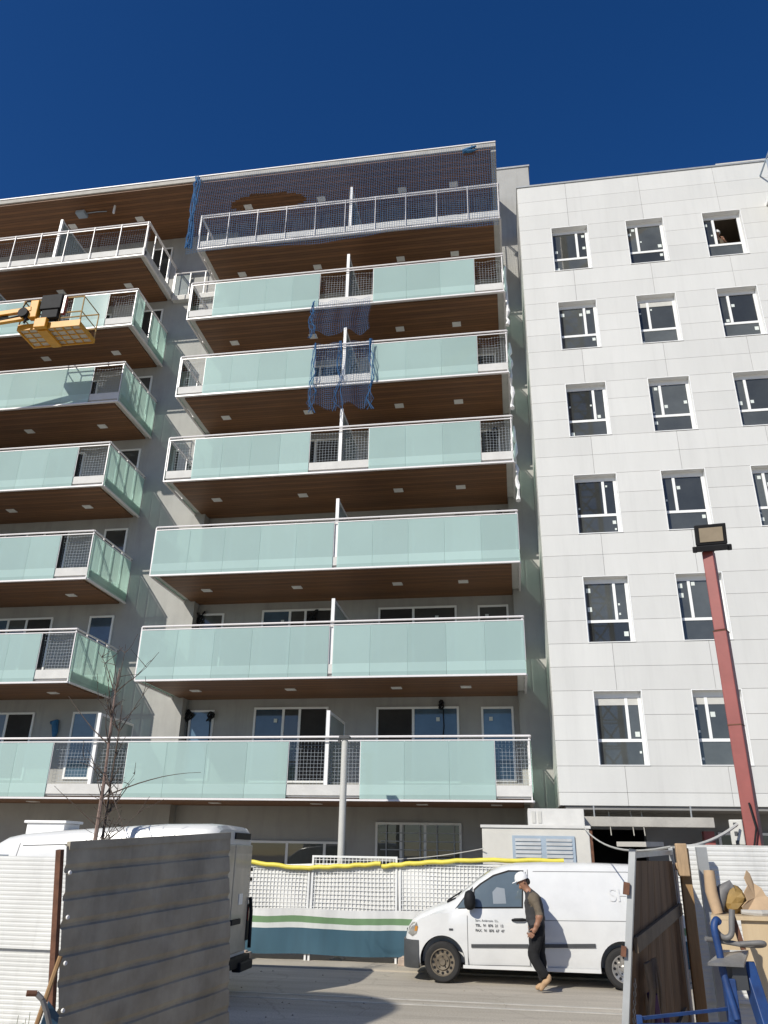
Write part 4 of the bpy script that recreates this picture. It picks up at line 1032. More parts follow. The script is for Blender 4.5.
def boot(ank, toe, heel, nm='boot'):
    ank, toe, heel = Vector(ank), Vector(toe), Vector(heel); ball = heel.lerp(toe, 0.68)
    m1 = skin_mesh([tuple(ank+Vector((0, 0, 0.05))), tuple(ank.lerp(heel, 0.75)), tuple(heel.lerp(toe, 0.4)+(ank-heel).normalized()*0.035), tuple(ball+(ank-heel).normalized()*0.012), tuple(toe)], [(0,1),(1,2),(2,3),(3,4)], [0.062, 0.052, 0.05, 0.046, 0.034], 2)
    return join_meshes(nm, [m1], [MT['boot']], lambda c: 0, wk)
boot(vv[J_['ankn']], pt(-0.17, 0.035, -0.10), pt(0.02, 0.21, -0.10))
boot(vv[J_['ankf']], pt(-0.24, 0.04, 0.10), pt(-0.03, 0.09, 0.10))

# worker in the open window of the white block
wx_, wy_, wz_ = cols[2]+0.50, FY+0.34, heads[0]-WH+0.52
w2 = thing('person', 'worker in white helmet leaning in an open top floor window of the white block', 'person', (wx_, wy_+0.2, wz_-1.2))
vv2 = [(wx_, wy_+0.30, wz_-1.2), (wx_, wy_+0.28, wz_-0.1), (wx_, wy_+0.24, wz_+0.3), (wx_, wy_+0.20, wz_+0.52), (wx_-0.005, wy_+0.15, wz_+0.63), (wx_-0.01, wy_+0.12, wz_+0.73), (wx_-0.01, wy_+0.12, wz_+0.80),
       (wx_-0.19, wy_+0.2, wz_+0.50), (wx_+0.19, wy_+0.2, wz_+0.50), (wx_-0.24, wy_+0.1, wz_+0.25), (wx_+0.25, wy_+0.1, wz_+0.28), (wx_-0.14, wy_-0.02, wz_+0.30), (wx_+0.14, wy_-0.02, wz_+0.36), (wx_-0.10, wy_-0.06, wz_+0.35), (wx_+0.10, wy_-0.06, wz_+0.42)]
e2 = [(0,1),(1,2),(2,3),(3,4),(4,5),(5,6),(3,7),(3,8),(7,9),(8,10),(9,11),(10,12),(11,13),(12,14)]
r2_ = [(0.15, 0.12), (0.15, 0.12), (0.17, 0.125), (0.15, 0.10), 0.06, 0.09, 0.075, 0.07, 0.07, 0.048, 0.048, 0.034, 0.034, 0.036, 0.036]
b2 = [skin_mesh(vv2, e2, r2_, 2, 0)]
for a, b in ((11, 13), (12, 14)): b2 += fingers(Vector(vv2[a]), Vector(vv2[b]), Vector((1, 0, 0)), None)
b2.append(skin_mesh([(wx_-0.01, wy_+0.04, wz_+0.73), (wx_-0.01, wy_+0.005, wz_+0.70)], [(0,1)], [0.012, 0.016], 1))
join_meshes('body', b2, [MT['skin'], MT['shirt']], lambda c: 0 if (c.z > wz_+0.60 or c.y < wy_-0.0) else 1, w2)
MB().lathe((wx_-0.01, wy_+0.12, wz_+0.775), (0, -0.15, 1), [(-0.005, 0.125), (0.02, 0.125), (0.06, 0.115), (0.10, 0.088), (0.125, 0.05), (0.132, 0.005)], 20).build('helmet', MT['helmet'], w2, smooth=50)
ey = MB()
for s in (-1, 1): ey.lathe((wx_-0.01+s*0.034, wy_+0.034, wz_+0.735), (0, -1, 0), [(0, 0.010), (0.006, 0.008)], 8)
ey.build('eyes', MT['ink'], w2)

# ================================================================== BOOM LIFT
lf = thing('boom_lift', 'yellow boom lift with railed work platform raised in front of the upper left balconies', 'boom lift', (-25, -6, 0))
BX0, BX1, BYa, BYb, BZ = -15.05, -12.95, -2.0, -1.05, 16.78
fr = MB()
fr.box(BX0, BX1, BYa, BYa+0.04, BZ, BZ+0.22); fr.box(BX0, BX1, BYb-0.04, BYb, BZ, BZ+0.16); fr.box(BX0, BX0+0.04, BYa+0.04, BYb-0.04, BZ, BZ+0.16); fr.box(BX1-0.04, BX1, BYa+0.04, BYb-0.04, BZ, BZ+0.16)
fr.box(-14.35, -14.05, BYa+0.04, BYb-0.04, BZ-0.06, BZ+0.02)
fr.build('platform', MT['yellow'], lf)
flr = MB()
for k in range(8): x = BX0+0.04+(BX1-BX0-0.08)*k/7; flr.box(x-0.018, x+0.018, BYa+0.042, BYb-0.042, BZ+0.022, BZ+0.05)
for k in range(1, 4): y = BYa+(BYb-BYa)*k/4; flr.box(BX0+0.042, BX1-0.042, y-0.015, y+0.015, BZ+0.024, BZ+0.048)
flr.build('floor_joists', MT['yellow'], lf)
MB().box(BX0+0.042, BX1-0.042, BYa+0.042, BYb-0.042, BZ+0.052, BZ+0.06).build('floor', MT['lattice'], lf)
gr_ = MB()
for zz in (0.55, 1.12): gr_.tube([(BX0+0.03, BYa+0.02, BZ+zz), (BX1-0.03, BYa+0.02, BZ+zz), (BX1-0.03, BYb-0.02, BZ+zz), (BX0+0.03, BYb-0.02, BZ+zz), (BX0+0.03, BYa+0.02, BZ+zz)], 0.024, 6)
for x, y in ((BX0+0.03, BYa+0.02), (BX1-0.03, BYa+0.02), (BX1-0.03, BYb-0.02), (BX0+0.03, BYb-0.02), (-13.7, BYa+0.02), (-13.6, BYb-0.02), (-14.4, BYa+0.02)): gr_.tube([(x, y, BZ+0.1), (x, y, BZ+1.12)], 0.02, 6)
gr_.build('guard_rail', mat('lift_rail_paint', (0.42, 0.27, 0.10), 0.5, 0.2, 6), lf)
MB().box(-14.32, -13.62, BYa-0.16, BYa+0.12, BZ+0.62, BZ+1.16).box(-14.25, -13.70, BYa-0.12, BYa+0.10, BZ+0.30, BZ+0.618).build('control_box', MT['blackpl'], lf, bevel=0.02)
MB().box(-13.60, -13.52, BYa-0.10, BYa+0.02, BZ+0.45, BZ+1.10).build('red_lever', MT['redlens'], lf)
cp = MB().box(-14.62, -14.34, BYa-0.22, BYa-0.01, BZ+0.30, BZ+0.95); cp.box(-14.40, -14.0, BYa-0.16, BYa-0.01, BZ-0.05, BZ+0.298); cp.build('mount', MT['yellow'], lf, bevel=0.02)
MB().tube([(-14.95, BYa-0.1, BZ+0.80), (-14.8, BYa-0.15, BZ+0.98), (-14.45, BYa-0.15, BZ+0.96)], 0.02).tube([(-14.7, BYa-0.2, BZ+0.1), (-14.6, BYa-0.25, BZ+0.45), (-14.9, BYa-0.25, BZ+0.35), (-15.8, BYa-0.3, BZ+0.15)], 0.035).build('hoses', MT['blackpl'], lf)
bo = MB(); bo.bar((-14.55, BYa-0.18, BZ+0.62), (-18.6, BYa-0.5, BZ+0.05), 0.12, 0.16); bo.bar((-14.75, BYa-0.18, BZ+0.30), (-18.6, BYa-0.5, BZ-0.30), 0.12, 0.13)
bo.bar((-18.5, BYa-0.5, BZ-0.1), (-24.6, -6.0, 2.6), 0.34, 0.42); bo.build('boom', MT['yellow'], lf, bevel=0.015)
bd = MB(); bd.bar((-15.3, BYa-0.2, BZ+0.40), (-17.5, BYa-0.42, BZ+0.07), 0.06); bd.lathe((-14.75, BYa-0.32, BZ+0.45), (0, 1, 0), [(0, 0.16), (0.26, 0.16)], 16); bd.build('ram', MT['blackpl'], lf)
ch_ = MB().box(-26.2, -23.6, -7.1, -4.9, 0.5, 1.3).box(-25.8, -24.2, -6.7, -5.3, 1.302, 2.4); ch_.build('chassis', MT['yellow'], lf, bevel=0.04)
for x in (-26.0, -23.8):
    for s in (-1, 1): MB().lathe((x, -6+s*1.05, 0.5), (0, s, 0), [(-0.17, 0.3), (-0.17, 0.47), (-0.1, 0.5), (0.1, 0.5), (0.17, 0.47), (0.17, 0.28), (0.1, 0.2), (0.1, 0.01)], 24).build('wheel', MT['rubber'], lf, smooth=35)

# ================================================================== SITE HOARDING AND GATES
def ribbed(x0, x1, z0, z1, y, pitch=0.034, amp=0.0025):
    """white sheet with fine horizontal ribs, facing -Y"""
    m = MB(); prof = []; z = z0
    while z < z1-0.001:
        for dz, d in ((0.0, 0), (pitch*0.50, 0), (pitch*0.62, amp), (pitch*0.88, amp)):
            if z+dz <= z1: prof.append((z+dz, y+d))
        z += pitch
    n = 2
    vs = []; fs = []
    for zz, yy in prof: vs += [(x0, yy, zz), (x1, yy, zz)]
    k = len(prof)
    fs = [(2*i, 2*i+1, 2*i+3, 2*i+2) for i in range(k-1)]
    m.add(vs, fs); m.add([(x0, y+0.02, z0), (x1, y+0.02, z0), (x1, y+0.02, z1), (x0, y+0.02, z1)], [(3,2,1,0)])
    return m
hl = thing('sheet_fence', 'white ribbed sheet hoarding at the left edge in front of the tall van', 'fence', (-5.2, -12.9, 0), 'white ribbed hoardings')
ribbed(-9.0, -3.05, 1.27, 1.985, -12.93).build('upper_sheet', MT['whitesheet'], hl); ribbed(-9.0, -3.05, 0.02, 1.28, -12.90).build('lower_sheet', MT['whitesheet'], hl)
pp = MB()
for x in (-8.0, -5.9, -3.2): pp.box(x-0.04, x+0.04, -12.87, -12.79, 0, 1.95)
pp.build('post', MT['galvpost'], hl)
hrr = thing('sheet_fence', 'white ribbed sheet hoarding at the right behind the red lamp post', 'fence', (2.5, -12.9, 0), 'white ribbed hoardings')
ribbed(0.88, 7.0, 1.1, 2.16, -12.93).build('upper_sheet', MT['whitesheet'], hrr); ribbed(0.88, 7.0, 0.02, 1.11, -12.90).build('lower_sheet', MT['whitesheet'], hrr)
pp = MB()
for x in (1.3, 3.0, 5.0): pp.box(x-0.04, x+0.04, -12.87, -12.79, 0, 2.12)
pp.build('post', MT['galvpost'], hrr)
o = MB().bar((0.975, -13.08, 2.14), (1.0, -13.02, 0.0), 0.075, 0.05).build('grey_bar', MT['galvpost']); tag(o, 'plain grey bar standing upright against the right white hoarding', 'post')  # plain grey bar set upright close in front of the ribbed sheet
for nm_, x, y, z in (('screws', 0, 0, 0),):
    q = MB(); random.seed(9)
    for k in range(14): q.box(1.1+random.random()*0.9, 1.125+random.random()*0.0+1.0*0+0.0+random.random()*0.9+0.0, 0, 0, 0, 0) if False else None

# left corrugated steel gate leaf (hangs slightly askew)
gl_ = thing('corrugated_gate', 'dented grey corrugated steel gate leaf with a rusty edge standing open at left', 'gate', (-3.39, -14.62, 0))
A0 = Vector((-3.39, -14.62, 2.075)); A1 = Vector((-2.876, -12.87, 2.185)); ud = (A1-A0).normalized(); LW = (A1-A0).length
side = Vector((ud.y, -ud.x, 0)).normalized(); dn_ = side.cross(ud).normalized()
uh = Vector((ud.x, ud.y, 0)).normalized(); dn_ = (Vector((0, 0, -1))+uh*0.16)
sh = MB(); rows_ = []; pitch = 0.166; z = 0.0
rnd = random.Random(4)
while z < 2.02:
    for dz, d in ((0.0, 0.0), (0.010, 0.014), (0.120, 0.017), (0.145, 0.003)): rows_.append((z+dz, d))
    z += pitch
NU = 16
dent = [[0.006*math.sin(i*0.9+j*0.31)+rnd.uniform(-0.003, 0.003) for i in range(NU+1)] for j in range(len(rows_))]
vs = []
for j, (zz, d) in enumerate(rows_):
    for i in range(NU+1): vs.append(A0+ud*LW*i/NU+dn_*zz+side*(d+dent[j][i]))
fs = [(j*(NU+1)+i, j*(NU+1)+i+1, (j+1)*(NU+1)+i+1, (j+1)*(NU+1)+i) for j in range(len(rows_)-1) for i in range(NU)]
sh.add(vs, fs)
vs2 = [v-side*0.0015 for v in vs]; sh.add(vs2, [f[::-1] for f in fs])
sh.build('sheet', MT['galv'], gl_)
MB().bar(A0-ud*0.02+dn_*0.03-side*0.02, A0-ud*0.02+dn_*2.0-side*0.02, 0.03, 0.045, up=side).build('edge_angle', MT['rust'], gl_)
MB().bar(A0+ud*0.02+dn_*0.006+side*0.012, A1+dn_*0.006+side*0.012, 0.05, 0.03, up=side).bar(A1-ud*0.02-side*0.03, A1-ud*0.02+dn_*2.0-side*0.03, 0.04, 0.04, up=side).build('top_rail', MT['galv'], gl_)
bl = MB()
for k in range(6): bl.lathe(A0+ud*0.025+dn_*(0.17+0.166*2*k*0.8)+side*0.03, side, [(0, 0.014), (0.01, 0.012)], 8)
bl.build('bolts', MT['lamp'], gl_)

# right gate leaf: steel frame with brown boards on the visible inside
gt = thing('boarded_gate', 'open gate leaf with grey steel frame and dark brown boards at right', 'gate', (0.24, -14.92, 0))
B0 = Vector((0.235, -14.92, 0)); B1 = Vector((0.745, -13.12, 0)); ug = (B1-B0).normalized(); LG = (B1-B0).length; sg = Vector((ug.y, -ug.x, 0))
def GP(a, z, s=0.0): return B0+ug*a+Vector((-0.15*(2.1-z)*(1-a/LG), 0, z))+sg*s
fr = MB(); fr.bar(GP(0, 0.05), GP(0, 2.10), 0.035, 0.045, up=ug); fr.bar(GP(LG, 0.05), GP(LG, 2.13), 0.03, 0.03, up=ug); fr.bar(GP(0.03, 2.07), GP(LG-0.03, 2.10), 0.03, 0.03); fr.bar(GP(0.03, 0.12), GP(LG-0.03, 0.12), 0.05, 0.05)
fr.build('frame', MT['galvpost'], gt)
bd = MB(); nb = 7
for k in range(nb):
    a0, a1 = 0.035+(LG-0.07)*k/nb, 0.035+(LG-0.07)*(k+1)/nb-0.006
    bd.add([GP(a0, 0.15, -0.012), GP(a1, 0.15, -0.012), GP(a1, 2.04, -0.012), GP(a0, 2.04, -0.012), GP(a0, 0.15, 0.006), GP(a1, 0.15, 0.006), GP(a1, 2.04, 0.006), GP(a0, 2.04, 0.006)], [(0,1,2,3),(7,6,5,4),(0,4,5,1),(1,5,6,2),(2,6,7,3),(3,7,4,0)])
bd.build('boards', MT['board'], gt)
MB().bar(GP(0.04, 1.62, 0.03), GP(LG-0.05, 1.72, 0.03), 0.02, 0.075).bar(GP(0.25, 0.75, 0.03), GP(LG-0.3, 1.1, 0.03), 0.02, 0.07).build('brace', mat('grey_brown_brace', (0.14, 0.105, 0.07), 0.8, 0.3, 8), gt)
MB().bar(GP(-0.06, 2.125), GP(0.75, 2.14), 0.16, 0.025).build('cap_plate', MT['conc'], gt)
cb = MB(); rnd = random.Random(8)
for k in range(7):
    a = 0.2+k*0.05; ps = [GP(a+0.02*rnd.random(), 1.52, 0.05)]
    for j in range(1, 8): ps.append(GP(a+0.10*math.sin(j*0.6+k)*0.5+0.02*j*0.3, 1.52-j*0.14, 0.06+0.02*rnd.random()))
    cb.tube(ps, 0.011, 6)
cb.build('hanging_cables', mat('grey_beige_cable', (0.18, 0.145, 0.11), 0.8, 0.3, 9), gt)
cb = MB().tube([GP(0.42, 1.35, 0.05), GP(0.5, 1.15, 0.07), GP(0.62, 0.95, 0.06), GP(0.66, 0.6, 0.06)], 0.03, 7).tube([GP(0.75, 1.2, 0.05), GP(0.72, 0.9, 0.07), GP(0.78, 0.5, 0.06)], 0.035, 7); cb.build('purple_strap', mat('purple_strap', (0.09, 0.05, 0.13), 0.8, 0.2, 9), gt)
cn = MB()
for k in range(52): 
    c = GP(0.05, 1.45-k*0.02, 0.03); cn.tube([c+Vector((0.006*math.cos(t)*(1 if k % 2 else 0.2), 0.006*math.cos(t)*(0.2 if k % 2 else 1), 0.013*math.sin(t))) for t in [i*math.pi/4 for i in range(9)]], 0.0028, 5, False)
cn.build('chain', MT['steel'], gt)
MB().bar(GP(-0.035, 1.93, -0.02), GP(-0.04, 1.87, -0.02), 0.03, 0.03).bar(GP(-0.035, 1.62, -0.02), GP(-0.04, 1.57, -0.02), 0.025).bar(GP(-0.035, 1.25, -0.02), GP(-0.04, 1.21, -0.02), 0.03, 0.02).build('latch', MT['rust'], gt)
o = MB().bar((0.800, -13.30, 2.13), (0.78, -13.28, 0.02), 0.06, 0.075, up=(1, 0, 0)).build('wooden_post', MT['plankwood'], bevel=0.006)
tag(o, 'rough yellowish timber post with worn top beside the boarded gate', 'post')
o = MB().bar((0.752, -13.20, 2.03), (0.735, -13.20, 0.02), 0.016, 0.02).build('white_batten', MT['wht']); tag(o, 'thin white batten standing between boarded gate and timber post', 'batten')
q = MB().box(0.735, 0.815, -13.40, -13.352, 1.94, 2.16); q.box(0.725, 0.745, -13.38, -13.33, 1.98, 2.03); o = q.build('timber_offcut', mat('fresh_timber', (0.42, 0.29, 0.17), 0.8, 0.25, 9, 0.15, 14, stretch=(5, 5, 1)), bevel=0.008); tag(o, 'pale timber offcut fixed to the top of the yellowish post', 'wood block')

# ================================================================== RED LAMP POST
rp_ = thing('red_lamp_post', 'red square steel post with floodlight rising above the right hoarding', 'lamp post', (1.53, -12.37, 0))
ca, sa = math.cos(R_(-27)), math.sin(R_(-27)); PX, PYY = 1.56, -12.37
ax_ = Vector((ca, sa, 0)); ay_ = Vector((-sa, ca, 0))
q = MB(); q.obox((PX, PYY, 2.0), ax_, ay_, (0,0,1), 0.058, 0.058, 2.0); q.build('lower_post', MT['redpaint'], rp_, bevel=0.006)
q = MB(); q.obox((PX, PYY, 4.4), ax_, ay_, (0,0,1), 0.050, 0.050, 0.39); q.build('upper_post', MT['redpaint'], rp_, bevel=0.006)
for zb_ in (4.0, 3.15, 2.06): MB().obox((PX, PYY, zb_), ax_, ay_, (0,0,1), 0.061, 0.061, 0.005).build('joint_band', MT['rust'], rp_)
fl = thing('x', 'x', 'x', (0,0,0)); bpy.data.objects.remove(fl)
fc = Vector((PX+0.015, PYY-0.12, 4.93)); fn = Vector((-0.12, -0.92, -0.36)).normalized(); fxv = Vector((0.99, -0.13, 0)).normalized(); fxv = (fxv-fn*fxv.dot(fn)).normalized(); fzv = fn.cross(fxv).normalized()
if fzv.z < 0: fzv = -fzv
q = MB(); q.obox(fc, fxv, fzv, fn, 0.14, 0.10, 0.035); q.obox(fc-fzv*0.13, fxv, fzv, fn, 0.138, 0.03, 0.05)
for s in (-1, 1): q.obox(fc-fzv*0.135+fxv*s*0.155, fxv, fzv, fn, 0.02, 0.03, 0.03)
fo = q.build('floodlight', MT['blackpl'], rp_, bevel=0.008)
MB().obox(fc+fn*0.037, fxv, fzv, fn, 0.105, 0.068, 0.004).build('lens', MT['tan'], fo)
MB().bar((PX, PYY, 4.75), fc-fzv*0.13-fn*0.02, 0.06, 0.03).build('bracket', MT['greypl'], rp_)
q = MB(); q.obox(Vector((PX, PYY, 2.27))-ax_*0.115-ay_*0.03, ax_, ay_, (0,0,1), 0.055, 0.045, 0.10); eb = q.build('electrical_box', MT['boxgrey'], rp_, bevel=0.008)
for k in range(3): MB().obox(Vector((PX, PYY, 2.33-k*0.07))-ax_*0.12-ay_*0.077, ax_, ay_, (0,0,1), 0.014, 0.004, 0.016).build('socket', MT['greypl'], eb)
MB().tube([Vector((PX, PYY, 2.5))-ay_*0.08+ax_*0.02, Vector((PX, PYY, 2.3))-ay_*0.10+ax_*0.05, Vector((PX, PYY, 2.12))-ay_*0.10+ax_*0.0, Vector((PX, PYY, 2.13))-ay_*0.09-ax_*0.12], 0.009, 6).build('cable', MT['blackpl'], rp_)
text('2', 0.09, (PX+0.02-0.02, PYY-0.07, 1.86), rp_, MT['lamp'], rot=(R_(90), 0, R_(-27)), bold=0.003)
# cables
def sag(a, b, s, n=14):
    a, b = Vector(a), Vector(b); return [a.lerp(b, i/n)-Vector((0, 0, s*4*(i/n)*(1-i/n))) for i in range(n+1)]
o = MB().tube(sag((1.42, -12.45, 2.33), (0.78, -12.95, 2.14), 0.05)+sag((0.78, -12.95, 2.14), (1.02, -0.1, 2.80), 0.22)[1:], 0.012, 6).build('site_cable', MT['boxgrey']); tag(o, 'thin grey site cable sagging from the red lamp post to the beam', 'cable')
o = MB().tube(sag((-1.15, -1.6, 2.2), (-5.5, 2.84, 2.0), 0.15), 0.01, 6).build('site_cable', MT['boxgrey']); tag(o, 'thin cable sagging from the cream kiosk to the grey wall', 'cable')

# ================================================================== RIGHT FOREGROUND
pb_ = thing('plywood_box', 'tall pale plywood box standing in sunlight at the right edge', 'box', (1.3, -14.9, 0))
MB().prism([(0.645, -15.40), (2.2, -15.40), (2.2, -14.85), (0.785, -14.85)], 'z', 0.0, 1.785).build('side_panel', MT['ply'], pb_)
MB().prism([(0.505, -15.42), (2.22, -15.42), (2.22, -14.84), (0.64, -14.84)], 'z', 1.787, 1.805).prism([(0.505, -15.42), (0.62, -15.42), (0.63, -15.38), (0.515, -15.38)], 'z', 1.66, 1.786).build('lid', MT['ply'], pb_)
MB().box(0.78, 0.95, -15.0, -14.9, 1.806, 1.83).build('batten', MT['wht'], pb_)
def bag(lab, pts_, m, name, th=0.01):
    q = MB(); q.add(*pts_); o = q.build(name, m, origin=q.v[0]); so_ = o.modifiers.new('s', 'SOLIDIFY'); so_.thickness = th
    return tag(o, lab, 'packaging', 'torn packaging on the plywood box')
cx, cy, cz = 0.70, -15.28, 1.806
# torn cardboard flap standing at right, tube of cardboard at left, foam block between
tc1 = [(0.0, 0.0, 0.0), (0.07, -0.015, 0.0), (0.14, -0.02, 0.0), (0.155, 0.02, 0.055), (0.12, 0.035, 0.085), (0.105, 0.04, 0.12), (0.075, 0.05, 0.14), (0.062, 0.045, 0.185), (0.048, 0.04, 0.20), (0.028, 0.025, 0.165), (0.036, 0.012, 0.13), (0.012, 0.004, 0.10), (0.02, 0.0, 0.06), (-0.012, -0.01, 0.035)]
mid_ = (0.065, 0.028, 0.075)
bag('torn brown cardboard sheet with pointed top standing on the plywood box', ([(cx+p[0], cy+p[1], cz+p[2]) for p in tc1+[mid_]], [(i, (i+1) % len(tc1), len(tc1)) for i in range(len(tc1))]), MT['card'], 'torn_cardboard', 0.005)
tc2 = [(-0.10, 0.09, 0.0), (0.02, 0.10, 0.0), (0.05, 0.10, 0.07), (0.01, 0.11, 0.12), (-0.03, 0.11, 0.105), (-0.06, 0.10, 0.135), (-0.10, 0.10, 0.09)]
bag('small ragged cardboard scrap behind the golden crumpled lump', ([(cx+p[0], cy+p[1], cz+p[2]) for p in tc2+[(-0.03, 0.075, 0.06)]], [(i, (i+1) % len(tc2), len(tc2)) for i in range(len(tc2))]), MT['card'], 'cardboard_scrap', 0.005)
q = MB(); rnd = random.Random(31); nu_, nv_ = 12, 7
def lump(u, v):
    t = u*2*math.pi; p = (v-0.5)*math.pi; k = 1+0.22*math.sin(t*3+v*7)+0.13*rnd.uniform(-1, 1)
    return (cx-0.03+0.062*math.cos(t)*math.cos(p)*k, cy+0.05+0.05*math.sin(t)*math.cos(p)*k, cz+0.062+0.062*math.sin(p)*(1+0.15*math.sin(t*2)))
rows__ = [[lump(i/nu_, j/nv_) for i in range(nu_)] for j in range(nv_+1)]
q.add([p for r in rows__ for p in r], [(j*nu_+i, j*nu_+(i+1) % nu_, (j+1)*nu_+(i+1) % nu_, (j+1)*nu_+i) for j in range(nv_) for i in range(nu_)])
o = q.build('foam_block', MT['kraft']); tag(o, 'golden brown crumpled packaging lump between cardboard pieces', 'packaging', 'torn packaging on the plywood box')
q = MB().tube([(cx-0.135, cy-0.02, cz-0.0), (cx-0.15, cy-0.01, cz+0.10), (cx-0.145, cy, cz+0.195)], [0.026, 0.03, 0.027], 9)
o = q.build('cardboard_tube', MT['card'], smooth=50); tag(o, 'upright brown cardboard tube at left of the packaging on the box', 'packaging', 'torn packaging on the plywood box')
q = MB().tube([(cx-0.12, cy+0.03, cz+0.02), (cx-0.09, cy+0.04, cz+0.10), (cx-0.05, cy+0.05, cz+0.125), (cx-0.02, cy+0.05, cz+0.08)], [0.03, 0.035, 0.03, 0.02], 8)
o = q.build('grey_rag', MT['greytube'], smooth=60); tag(o, 'grey crumpled rag behind the cardboard tube on the box', 'rag')
q = MB().tube([(cx-0.03, cy-0.05, cz+0.012), (cx+0.06, cy-0.055, cz+0.008), (cx+0.13, cy-0.03, cz+0.012)], [0.012, 0.016, 0.012], 8)
o = q.build('flat_cardboard', MT['conc']); tag(o, 'flattened grey cardboard edge lying under the torn sheet', 'packaging')

# blue stand with clamp plate
bs_ = thing('blue_bending_stand', 'chipped blue steel stand with grey clamp plate in the lower right corner', 'machine stand', (0.5, -15.6, 0))
q = MB(); q.bar((0.495, -15.66, 1.57), (0.50, -15.66, 0.0), 0.05, 0.05); q.bar((0.60, -15.58, 1.62), (0.66, -15.92, 0.9), 0.05, 0.07); q.bar((0.66, -15.92, 0.9), (0.70, -16.05, 0.0), 0.05, 0.07)
q.build('leg', MT['bluepaint'], bs_, bevel=0.004)
MB().tube(curve([(0.50, -15.70, 1.42), (0.475, -15.68, 1.58), (0.468, -15.68, 1.68), (0.460, -15.68, 1.765), (0.475, -15.67, 1.80), (0.488, -15.66, 1.79)]), 0.016, 10).build('handle', MT['bluepaint'], bs_, smooth=50)
q = MB(); q.bar((0.495, -15.66, 1.455), (0.06, -15.92, 1.44), 0.014, 0.012); q.bar((0.495, -15.70, 1.405), (0.06, -15.97, 1.425), 0.010, 0.010); q.bar((0.06, -15.94, 1.455), (0.06, -15.94, 0.0), 0.022, 0.022)
q.build('crossbar', MT['bluepaint'], bs_)
q = MB(); q.add([(0.395, -15.76, 1.638), (0.56, -15.70, 1.630), (0.62, -15.57, 1.675), (0.49, -15.57, 1.66)], [(0,1,2,3)]); q.add([(0.395, -15.76, 1.626), (0.56, -15.70, 1.618), (0.62, -15.57, 1.663), (0.49, -15.57, 1.648)], [(3,2,1,0)])
q.add([(0.395, -15.76, 1.638), (0.56, -15.70, 1.630), (0.62, -15.57, 1.675), (0.49, -15.57, 1.66), (0.395, -15.76, 1.626), (0.56, -15.70, 1.618), (0.62, -15.57, 1.663), (0.49, -15.57, 1.648)], [(0,4,5,1),(1,5,6,2),(2,6,7,3),(3,7,4,0)])
q.build('clamp_plate', MT['steel'], bs_)
MB().obox((0.535, -15.64, 1.575), (0.9, 0.3, 0), (-0.3, 0.9, 0), (0, 0, 1), 0.035, 0.03, 0.05).build('clamp_body', MT['greypl'], bs_)
MB().tube(curve([(0.46, -15.64, 1.79), (0.48, -15.65, 1.745), (0.508, -15.655, 1.728), (0.535, -15.66, 1.745), (0.545, -15.66, 1.80), (0.553, -15.66, 1.845)]), 0.013, 10).build('hook', MT['greytube'], bs_, smooth=50)
MB().tube(curve([(0.42, -15.66, 1.722), (0.50, -15.64, 1.712), (0.58, -15.64, 1.702), (0.645, -15.66, 1.702), (0.665, -15.68, 1.710), (0.64, -15.70, 1.716), (0.56, -15.69, 1.708)]), 0.011, 10).build('spanner', MT['greytube'], bs_, smooth=50)
MB().bar((0.555, -15.62, 1.84), (0.585, -15.63, 1.68), 0.02, 0.02).build('pin', MT['rust'], bs_)

# ================================================================== LEFT FOREGROUND
wbw = thing('wheelbarrow', 'upended blue wheelbarrow with red rubber grip beside the corrugated gate', 'wheelbarrow', (-2.95, -15.3, 0))
MB().tube([(-2.955, -15.35, 1.31), (-2.93, -15.33, 1.25), (-2.90, -15.30, 1.15), (-2.86, -15.2, 0.6), (-2.84, -15.1, 0.3)], 0.014, 8).tube([(-2.99, -15.36, 1.338), (-2.955, -15.35, 1.31)], 0.014, 8).tube([(-3.25, -15.0, 1.0), (-3.1, -14.95, 0.6), (-3.0, -14.9, 0.3)], 0.014, 8).build('handle', MT['greytube'], wbw)
MB().tube([(-3.03, -15.39, 1.341), (-2.988, -15.36, 1.338)], 0.015, 10).build('grip', MT['rust'], wbw)
q = MB(); q.add([(-2.975, -15.25, 1.29), (-3.0, -15.25, 1.18), (-3.03, -15.22, 0.5), (-2.95, -15.15, 0.35), (-2.93, -15.2, 1.22)], [(0,1,2,3,4)]); o = q.build('tray', mat('dark_blue_tray', (0.03, 0.08, 0.13), 0.6, 0.3, 9), wbw); s_ = o.modifiers.new('s', 'SOLIDIFY'); s_.thickness = 0.02
MB().lathe((-2.9, -14.95, 0.2), (1, 0.2, 0), [(-0.04, 0.10), (-0.04, 0.18), (0, 0.2), (0.04, 0.18), (0.04, 0.1)], 20, True).build('wheel', MT['rubber'], wbw)
o = MB().tube([(-3.10, -14.97, 1.47), (-3.16, -15.02, 1.1), (-3.26, -15.2, 0.0)], 0.014, 7).build('wooden_stick', MT['plankwood']); tag(o, 'thin brown wooden stick leaning on the rusty gate edge', 'stick')
wd = MB(); random.seed(21)
for k in range(40):
    b = Vector((-3.75+random.uniform(-.28, .28), -13.9+random.uniform(-.3, .3), 0)); h = random.uniform(0.5, 1.05); d = Vector((random.uniform(-.12, .12), random.uniform(-.12, .12), 0))
    wd.tube([b, b+d*0.4+Vector((0, 0, h*0.6)), b+d+Vector((0, 0, h))], [0.006, 0.004, 0.002], 4)
    for j in range(5):
        t = random.uniform(0.4, 1); c = b+d*t+Vector((0, 0, h*t)); e = Vector((random.uniform(-1, 1), random.uniform(-1, 1), random.uniform(-.2, .8)))*0.05; s = Vector((-e.y, e.x, 0))*0.35
        wd.add([c, c+e*0.5+s, c+e, c+e*0.5-s], [(0,1,2,3)])
